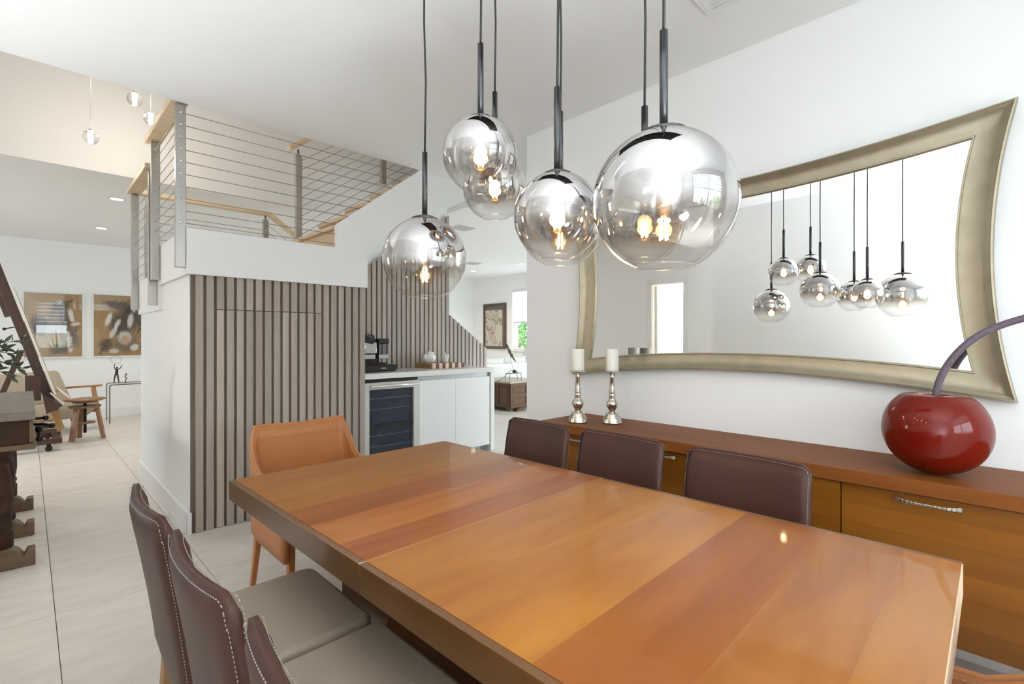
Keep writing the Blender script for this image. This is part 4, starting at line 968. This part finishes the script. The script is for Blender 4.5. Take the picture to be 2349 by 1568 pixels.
for (x, y) in ((.17, 7.55), (.17, 8.05), (-.38, 7.55), (-.38, 8.05)):
    c_ = MB().lathe([(.001, -.013), (.030, -.013), (.032, 0), (.030, .013), (.001, .013)], (x, y, .032), 16, axis=Matrix.Rotation(PI/2, 3, 'X')).build('castor', M['matteblack'], ez)
    MB().box(x-.018, x+.018, y-.018, y+.018, .05, .084).build('castor_fork', M['iron'], c_)
bo = MB(); a = ep(.20, .062); b_ = ep(.80, .062)
bo.bar(a, b_, .62, .018, up=(1, 0, 0.29)); bdq = bo.build('drawing_board', M['paper'], None, .002); tag(bdq, 'pale drawing board seen edge-on leaning on the easel', 'board')
sh = MB(); P0 = [ep(.93, .075), ep(.6, .082), ep(.35, .078), ep(.22, .10), ep(.15, .17)]
for p, q in zip(P0[:-1], P0[1:]): sh.bar(p, q, .50, .004, up=(1, 0, .29))
tag(sh.build('paper_sheet', M['paper'], None), 'curling sheet of paper on the easel board', 'paper')

# ------------------------------------------------------------------ lounge armchair, stool, console
lc = thing('lounge_chair', (.2, 9.1, 0), 'low beige tweed lounge chair with wooden arms behind the easel', 'armchair')
lcs = MB()
for (a, b_, z0, z1) in ((-.28, .60, .20, .42),):
    pr = [(.64, .30), (.655, .36), (.63, .42), (.55, .45), (-.10, .33), (-.16, .22), (.05, .17), (.52, .19)]
    MB().prism(pr, 8.82, 9.42).build('seat', M['tweed'], lc, .05, 4)
MB().prism([(-.02, .30), (.14, .26), (.33, .56), (.02, .83), (-.03, .83), (-.28, .80), (-.33, .76)][0:0] or [(.10, .27), (.33, .40), (.30, .46), (.155, .79), (.12, .82), (-.25, .79), (-.30, .74), (-.12, .33)], 8.86, 9.40).build('backrest', M['tweed'], lc, .05, 4)
for yy in (8.78, 9.46):
    MB().bar((-.12, yy, .55), (.66, yy, .605), .055, .028).build('arm', M['oak'], lc, .01)
    MB().bar((.545, yy, .60), (.60, yy, .30), .035, .05, w2=.04, h2=.055).build('arm_post', M['oak'], lc, .006)
    MB().bar((.60, yy, .32), (.68, yy, .0), .035, .05, w2=.022, h2=.026).build('leg', M['oak'], lc, .005)
    MB().bar((-.05, yy, .56), (-.16, yy, .0), .035, .05, w2=.022, h2=.026).build('leg', M['oak'], lc, .005)
    MB().bar((.60, yy, .26), (-.12, yy, .20), .03, .05).build('side_rail', M['oak'], lc, .004)
    MB().bar((.24, yy, .22), (.30, yy, .0), .03, .04, w2=.022, h2=.026).build('brace', M['oak'], lc, .004)
lc.rotation_euler = (0, 0, math.radians(-42)); lc.location = (.16, 9.05, 0)
so = thing('stool', (.515, 8.17, 0), 'three-legged wooden screw stool with round top', 'stool')
sx_, sy_ = .515, 8.17
MB().lathe([(.165, -.014), (.20, -.004), (.205, .006), (.20, .014), (.001, .014)], (sx_, sy_, .495), 32).build('seat', M['stool'], so)
MB().lathe([(.12, -.022), (.125, -.012), (.12, 0)], (sx_, sy_, .480), 24).build('seat_plate', M['stool'], so)
MB().lathe([(.145, -.02), (.16, -.008), (.16, .004), (.15, .010)], (sx_, sy_, .415), 28).build('collar', M['stool'], so)
MB().tube([(sx_, sy_, .08), (sx_, sy_, .475)], .016, 12).build('screw', M['iron'], so)
MB().lathe([(.10, 0), (.105, .008), (.10, .018)], (sx_, sy_, .20), 20).build('lower_disc', M['stool'], so)
for a in (math.radians(225), math.radians(-18), math.radians(105)):
    d = Vector((math.cos(a), math.sin(a), 0)); MB().bar(Vector((sx_, sy_, .0))+d*.185, Vector((sx_, sy_, .405))+d*.115, .052, .040, up=tuple(d), w2=.052, h2=.036).build('leg', M['stool'], so, .004)
gt = thing('glass_console', (1.2, 9.55, 0), 'clear glass waterfall console table with dark edges by the back wall', 'table')
gx0, gx1, gy0, gy1, gz = .865, 1.75, 9.40, 9.85, .578
gpr = [(gx0, .0015), (gx0, gz-.03), (gx0+.008, gz-.008), (gx0+.03, gz), (gx1-.03, gz), (gx1-.008, gz-.008), (gx1, gz-.03), (gx1, .0015), (gx1-.012, .0015), (gx1-.012, gz-.03), (gx1-.03, gz-.012), (gx0+.03, gz-.012), (gx0+.012, gz-.03), (gx0+.012, .0015)]
MB().prism(gpr, gy0+.004, gy1-.004).build('sheet', M['clear'], gt)
MB().prism(gpr, gy0, gy0+.004).build('edge', M['gunmetal'], gt); MB().prism(gpr, gy1-.004, gy1).build('edge', M['gunmetal'], gt)
# figurines
fg = thing('hoop_figurine', (.965, 9.55, gz), 'thin bronze figurine raising a ring on the glass console', 'figurine')
fx, fy = .965, 9.55
MB().box(fx-.07, fx+.07, fy-.04, fy+.04, gz, gz+.012).build('base', M['clear'], fg)
b = MB()
b.tube([(fx-.03, fy, gz+.012), (fx-.025, fy, gz+.08), (fx-.012, fy, gz+.15)], [.006, .009, .013], 8); b.tube([(fx+.03, fy, gz+.012), (fx+.02, fy, gz+.08), (fx+.008, fy, gz+.15)], [.006, .009, .013], 8)
b.tube([(fx, fy, gz+.14), (fx+.002, fy, gz+.19), (fx, fy, gz+.225)], [.016, .020, .010], 10); b.ball((fx+.004, fy, gz+.24), .015, 10)
b.tube([(fx-.012, fy, gz+.215), (fx-.03, fy, gz+.25), (fx-.02, fy, gz+.30)], [.007, .006, .005], 8); b.tube([(fx+.012, fy, gz+.21), (fx+.045, fy, gz+.235), (fx+.07, fy, gz+.285)], [.007, .006, .004], 8)
b.build('figure', M['sculpt'], fg)
MB().tube([(fx-.005+.068*math.cos(2*PI*k/40), fy, gz+.365+.055*math.sin(2*PI*k/40)) for k in range(41)], .0022, 6, False).build('hoop', M['sculpt'], fg)
fg2 = thing('small_figurine', (1.075, 9.55, gz), 'tiny twisted bronze figurine right of the ring figurine', 'figurine')
MB().box(1.035, 1.115, 9.53, 9.57, gz, gz+.006).build('base', M['clear'], fg2)
b = MB(); b.tube(smooth([(1.075, 9.55, gz+.006), (1.072, 9.55, gz+.05), (1.09, 9.55, gz+.075), (1.065, 9.55, gz+.10), (1.085, 9.55, gz+.13)], 5), .006, 8); b.ball((1.08, 9.55, gz+.14), .012, 8); b.build('figure', M['sculpt'], fg2)

# wall drawings
def hatch(seed, spots_):
    rnd = random.Random(seed); out = []
    for (u, v, du, dv, ang, n, col, st) in spots_:
        for i in range(n): out.append((u+du*(i/(n-1)-.5)+rnd.gauss(0, .012), v+dv*(i/(n-1)-.5)+rnd.gauss(0, .012), rnd.uniform(.05, .10), rnd.uniform(.012, .022), ang+rnd.gauss(0, .15), col, st*rnd.uniform(.6, 1)))
    return out
BK = (.018, .014, .012); WHT = (.72, .69, .64); GR = (.10, .078, .06)
def framed(name, loc, x0, x1, z0, z1, m, label):
    t = thing(name, (0.5*(x0+x1), 10.2, z0), label, 'drawing')
    f = MB(); fw = .022
    f.box(x0-fw, x0, 10.165, 10.199, z0-fw, z1+fw); f.box(x1, x1+fw, 10.165, 10.199, z0-fw, z1+fw); f.box(x0, x1, 10.165, 10.199, z0-fw, z0); f.box(x0, x1, 10.165, 10.199, z1, z1+fw)
    f.build('frame', M['frame_w'], t, .002); MB().box(x0, x1, 10.178, 10.190, z0, z1).build('sheet', m, t)
A1 = art('charcoal_drawing_one', (.335, .205, .088), [(.22, .50, .20, .20, .2, BK, .85), (.28, .42, .14, .14, .3, BK, .7), (.62, .80, .22, .10, .1, BK, .8), (.70, .62, .14, .20, .3, GR, .8), (.72, .38, .18, .26, .1, BK, .65),
        (.60, .12, .24, .11, 0, BK, .75), (.86, .26, .12, .18, .4, GR, .6), (.80, .66, .06, .14, .3, WHT, .8), (.88, .52, .12, .035, .15, WHT, .7), (.78, .22, .07, .20, .1, WHT, .7), (.60, .86, .07, .05, 0, WHT, .6), (.5, .55, .2, .3, 0, GR, .6)]+hatch(1, [(.18, .48, .1, .25, .5, 9, BK, .8), (.85, .32, .06, .3, .5, 9, BK, .75), (.62, .10, .3, .06, .6, 7, BK, .8), (.68, .86, .25, .06, .7, 6, BK, .7)]))
A2 = art('charcoal_drawing_two', (.335, .205, .088), [(.42, .84, .34, .09, -.1, BK, .75), (.56, .58, .40, .34, .3, GR, .85), (.50, .50, .30, .24, .5, BK, .75), (.66, .66, .18, .26, .2, BK, .6), (.70, .74, .14, .14, .2, BK, .7), (.22, .18, .18, .14, 0, BK, .7), (.60, .22, .30, .22, .2, GR, .75), (.84, .62, .12, .24, .2, BK, .6),
        (.26, .60, .06, .16, -.4, WHT, .85), (.42, .52, .05, .12, -.5, WHT, .75), (.34, .38, .06, .14, -.6, WHT, .7), (.66, .58, .07, .16, -.2, WHT, .75), (.56, .30, .16, .14, 0, WHT, .75), (.57, .27, .12, .10, 0, (.40, .26, .12), .8), (.74, .14, .10, .07, .2, WHT, .8), (.36, .08, .12, .05, 0, WHT, .6), (.72, .80, .05, .10, .3, WHT, .6)]+hatch(2, [(.86, .52, .08, .35, .45, 10, BK, .8), (.20, .16, .14, .2, .2, 8, BK, .8), (.88, .18, .1, .2, .4, 6, BK, .75), (.45, .88, .4, .06, .7, 7, BK, .7)]))
framed('charcoal_drawing', None, -.035, .608, .985, 1.945, A1, 'charcoal drawing on brown paper nearest the easel, white frame')
framed('charcoal_drawing', None, .745, 1.44, .985, 1.96, A2, 'charcoal drawing on brown paper half hidden by the railing posts')

# ------------------------------------------------------------------ living room
pt_ = thing('framed_print', (8.55, 9.32, 1.01), 'tall brown framed swirling print on the living room wall', 'picture')
ya, yb_, za, zb_ = 8.895, 9.737, 1.01, 2.165
f = MB(); fw = .05
f.box(8.51, 8.549, ya, ya+fw, za, zb_); f.box(8.51, 8.549, yb_-fw, yb_, za, zb_); f.box(8.51, 8.549, ya+fw, yb_-fw, za, za+fw); f.box(8.51, 8.549, ya+fw, yb_-fw, zb_-fw, zb_)
f.build('frame', M['frame_b'], pt_, .003); MB().box(8.525, 8.535, ya+fw, yb_-fw, za+fw, zb_-fw).build('mount', M['mat_b'], pt_)
AP = art('swirling_print', (.56, .47, .37), [(.3, .75, .3, .15, .4, (.28, .2, .14), .5), (.6, .35, .25, .3, .2, (.32, .22, .15), .45)], ('Y', 'Z'), ((.09, .05, .03), 3.2, .05))
MB().box(8.5215, 8.5248, 9.02, 9.66, 1.075, 2.0).build('sheet', AP, pt_)
ct = thing('carved_chest', (6.3, 6.6, 0), 'low carved wooden chest with panelled sides behind the counter', 'chest')
C0, C1, C2, C3, CH = 5.91, 6.75, 6.06, 7.0, .517
MB().box(C0+.015, C1-.015, C2+.015, C3-.015, .06, CH-.03).build('case', M['chest'], ct)
MB().box(C0-.012, C1+.012, C2-.012, C3+.012, CH-.03, CH).build('lid', M['chest_top'], ct, .004)
def panelled(axis, a0, a1, fixed, nh, nv, sgn):
    z0, z1 = .06, CH-.03; st_ = .055
    def B(mb, p, q, d0, d1, zz0, zz1):
        lo, hi = sorted((fixed+sgn*d0, fixed+sgn*d1))
        if axis == 'x': mb.box(p, q, lo, hi, zz0, zz1)
        else: mb.box(lo, hi, p, q, zz0, zz1)
        return mb
    wid = (a1-a0-st_)/nh; hei = (z1-z0-st_)/nv
    for i in range(nh+1): B(MB(), a0+wid*i, a0+wid*i+st_, .0, .015, z0, z1).build('stile', M['chest'], ct, .003)
    for j in range(nv+1):
        for i in range(nh): B(MB(), a0+wid*i+st_, a0+wid*(i+1), .0, .013, z0+hei*j, z0+hei*j+st_).build('rail', M['chest'], ct, .003)
    for i in range(nh):
        for j in range(nv): B(MB(), a0+wid*i+st_+.025, a0+wid*(i+1)-.025, .0, .010, z0+hei*j+st_+.025, z0+hei*(j+1)-.025).build('raised_panel', M['chest'], ct, .006)
panelled('x', C0, C1, C2+.015, 2, 2, -1); panelled('y', C2, C3, C0+.015, 3, 1, -1)
for x in (C0+.06, C1-.16):
    for y in (C2+.06, C3-.16): MB().box(x, x+.1, y, y+.1, .001, .06).build('foot', M['antique_foot'], ct, .01)
MB().prism([(6.02, .0015), (6.24, .0015), (6.20, .045), (6.10, .058), (6.06, .045)], C2-.045, C2+.06).build('bracket_foot', M['chest'], ct, .004)
fs_ = thing('feather_sculpture', (6.2, 6.3, CH), 'thin metal feather sculpture on the carved chest', 'sculpture')
fx, fy = 6.17, 6.25
b = MB(); L4 = [(-.14, -.05), (.16, -.05), (.16, .05), (-.14, .05)]
for (dx, dy) in L4: b.tube([(fx+dx, fy+dy, CH), (fx+dx*.92, fy+dy, CH+.13)], .004, 6)
b.tube([(fx-.13, fy-.05, CH+.13), (fx+.15, fy-.05, CH+.13), (fx+.15, fy+.05, CH+.13), (fx-.13, fy+.05, CH+.13), (fx-.13, fy-.05, CH+.13)], .004, 6)
b.tube(smooth([(fx-.42, fy, CH+.004), (fx-.25, fy, CH+.06), (fx-.12, fy, CH+.15), (fx+.02, fy, CH+.19), (fx+.14, fy, CH+.14)], 6), .004, 6)
b.build('stand', M['iron'], fs_)
MB().ball((fx+.03, fy, CH+.16), .038, 12, .7).build('stone', M['matteblack'], fs_)
MB().tube(smooth([(fx+.03, fy, CH+.18), (fx-.03, fy, CH+.28), (fx-.08, fy, CH+.40)], 5), .0025, 6).build('wire', M['sculpt'], fs_)
ftm = MB(); n = 12; top_, bt_ = Vector((fx-.17, fy, CH+.66)), Vector((fx+.07, fy, CH+.33)); d = bt_-top_
up = Vector((d.z, 0, -d.x)).normalized(); vs_ = []
for q in range(n+1):
    t_ = q/n; wq = .032*math.sin(PI*t_**.8)*(1 if q % 3 else .55)+.002; p = top_+d*t_+up*(.02*math.sin(PI*t_)); vs_ += [p+up*wq+Vector((0, .004, 0)), p-up*wq+Vector((0, .004, 0)), p+up*wq-Vector((0, .004, 0)), p-up*wq-Vector((0, .004, 0))]
fq = []
for q in range(n):
    a = 4*q; fq += [(a, a+1, a+5, a+4), (a+2, a+6, a+7, a+3), (a, a+4, a+6, a+2), (a+1, a+3, a+7, a+5)]
ftm.add(vs_, fq+[(0, 2, 3, 1), (4*n, 4*n+1, 4*n+3, 4*n+2)], False).build('feather', M['sculpt'], fs_)
sf = thing('sofa', (7.0, 7.55, 0), 'long white slipcovered sofa, its back towards the dining room', 'sofa')
MB().box(5.35, 7.9, 7.1, 7.28, .04, .755).build('back', M['sofa'], sf, .05, 4)
MB().box(5.35, 7.9, 7.28, 8.1, .04, .42).build('base', M['sofa'], sf, .04, 3)
MB().box(5.35, 5.55, 7.28, 8.1, .42, .62).build('arm', M['sofa'], sf, .05, 4); MB().box(7.70, 7.9, 7.28, 8.1, .42, .62).build('arm', M['sofa'], sf, .05, 4)
for i in range(3): MB().box(5.56+.712*i, 5.56+.712*(i+1)-.01, 7.30, 8.1, .421, .54).build('seat_cushion', M['sofa'], sf, .04, 3)
def cushion(x, y, z, w_, h, lean, lb):
    b = MB(); n = 8; vs_ = []; fs = []
    for s in (1, -1):
        for i in range(n+1):
            for j in range(n+1):
                u, v = -1+2*i/n, -1+2*j/n; th = .085*(max(0, 1-u**4)*max(0, 1-v**4))**.5
                k_ = 1-.06*(1-abs(u*v)); vs_.append((x+u*w_/2*(1-.05*(1-v*v)*abs(u)), y+s*th+lean*(v+1)*h/2, z+(v+1)/2*h*(1-.05*(1-u*u)*(v > 0))))
    N = (n+1)**2
    for i in range(n):
        for j in range(n):
            q = (i*(n+1)+j, i*(n+1)+j+1, (i+1)*(n+1)+j+1, (i+1)*(n+1)+j); fs += [q, tuple(N+e for e in q[::-1])]
    b.add(vs_, fs, True); o = b.build('cushion', M['cush'], None); tag(o, lb, 'cushion', 'cushions along the white sofa back'); 
    bm = bmesh.new(); bm.from_mesh(o.data); bmesh.ops.remove_doubles(bm, verts=bm.verts, dist=.0005); bm.to_mesh(o.data); bm.free()
    return o
cushion(6.05, 7.46, .541, .62, .36, -.25, 'off-white cushion on the sofa nearest the slatted half wall')
cushion(6.72, 7.46, .541, .62, .34, -.25, 'off-white cushion in the middle of the sofa back')
cushion(7.36, 7.46, .541, .62, .36, -.25, 'off-white cushion on the sofa nearest the window')
dl = thing('floor_lamp', (8.2, 7.75, 0), 'grey shaded floor lamp beside the living room window', 'lamp')
MB().lathe([(.14, 0), (.14, .015), (.02, .025)], (8.2, 7.75, 0.001), 20).build('base', M['black'], dl); MB().tube([(8.2, 7.75, .02), (8.2, 7.75, 1.05)], .012, 10).build('pole', M['black'], dl)
MB().shell([(.20, .80), (.13, 1.06)], (8.2, 7.75, 0), 28).build('shade', M['greyshade'], dl)

# ------------------------------------------------------------------ garden outside the windows
struct('ground', MB().box(-14, 22, -14, -1.78, -.3, -.15).box(8.8, 22, -1.78, 14, -.3, -.15).box(2.9, 8.8, -1.78, 2.4, -.3, -.15).box(-14, -2.9, -1.78, 14, -.3, -.15), M['soil'], 'pale garden ground')
def bush(x, y, rx, ry, h, n, m, lb, z0=-.15, leaf=.09, seed=1):
    rnd = random.Random(seed); t = thing('garden_shrub', (x, y, z0), lb, 'shrub'); b = MB()
    for i in range(n):
        a = rnd.uniform(0, 2*PI); q = rnd.random()**.45; zz = rnd.uniform(.08, 1)**.8; k_ = math.sqrt(max(.08, 1-(zz-.45)**2*2.4))
        p = Vector((x+rx*q*k_*math.cos(a), y+ry*q*k_*math.sin(a), z0+h*zz)); d = Vector((rnd.gauss(0, 1), rnd.gauss(0, 1), rnd.gauss(.2, .8))).normalized()
        s = d.cross(Vector((rnd.gauss(0, 1), rnd.gauss(0, 1), rnd.gauss(0, 1)))).normalized(); L_ = leaf*rnd.uniform(.7, 1.4)
        b.add([p, p+d*L_*.5+s*L_*.28, p+d*L_, p+d*L_*.5-s*L_*.28], [(0, 1, 2, 3)])
    o = b.build('foliage', m, t); o['kind'] = 'stuff'
    for i in range(4):
        a = i*1.6; MB().tube([(x, y, z0), (x+rx*.2*math.cos(a), y+ry*.2*math.sin(a), z0+h*.45), (x+rx*.4*math.cos(a), y+ry*.4*math.sin(a), z0+h*.8)], [.03, .02, .008], 6).build('stem', M['oak'], t)
bush(10.3, 10.0, .75, .9, 2.6, 5200, M['leafg'], 'deep green garden shrub close outside the living room window', seed=3)
bush(12.3, 11.6, 1.2, 1.5, 3.6, 6000, M['leafp'], 'pale green garden shrub outside the living room window, behind the deeper green one', seed=4)
def palm(x, y, h, n, lb, seed):
    rnd = random.Random(seed); t = thing('garden_plant', (x, y, -.15), lb, 'plant')
    for i in range(n):
        a = 2*PI*i/n+rnd.uniform(-.3, .3); L_ = h*rnd.uniform(.7, 1.05); out = rnd.uniform(.15, .45); P = []
        for q in range(7):
            s = q/6; P.append(Vector((x+math.cos(a)*out*s*s*1.3, y+math.sin(a)*out*s*s*1.3, -.15+L_*(s-.12*s*s))))
        sd = Vector((-math.sin(a), math.cos(a), 0)); v = []
        for q, p in enumerate(P): wq = .035*math.sin(PI*min(1, .12+q/6*.88))+.003; v += [p+sd*wq, p-sd*wq]
        MB().add(v, [(2*q, 2*q+1, 2*q+3, 2*q+2) for q in range(6)], True).build('leaf', M['leafg'], t)
palm(.75, -2.9, 1.9, 11, 'strappy green garden plant outside the dining window, one near its left pane', 5)
palm(1.75, -3.2, 2.1, 13, 'strappy green garden plant outside the dining window, taller of the two', 6)
bush(2.7, -4.2, .8, .7, 1.8, 1500, M['leafg'], 'rounded garden shrub beyond the dining window', seed=8)
struct('wall_garden', MB().box(-4, 6, -6.6, -6.4, -.15, 1.5), M['render'], 'pale garden wall outside the dining window')
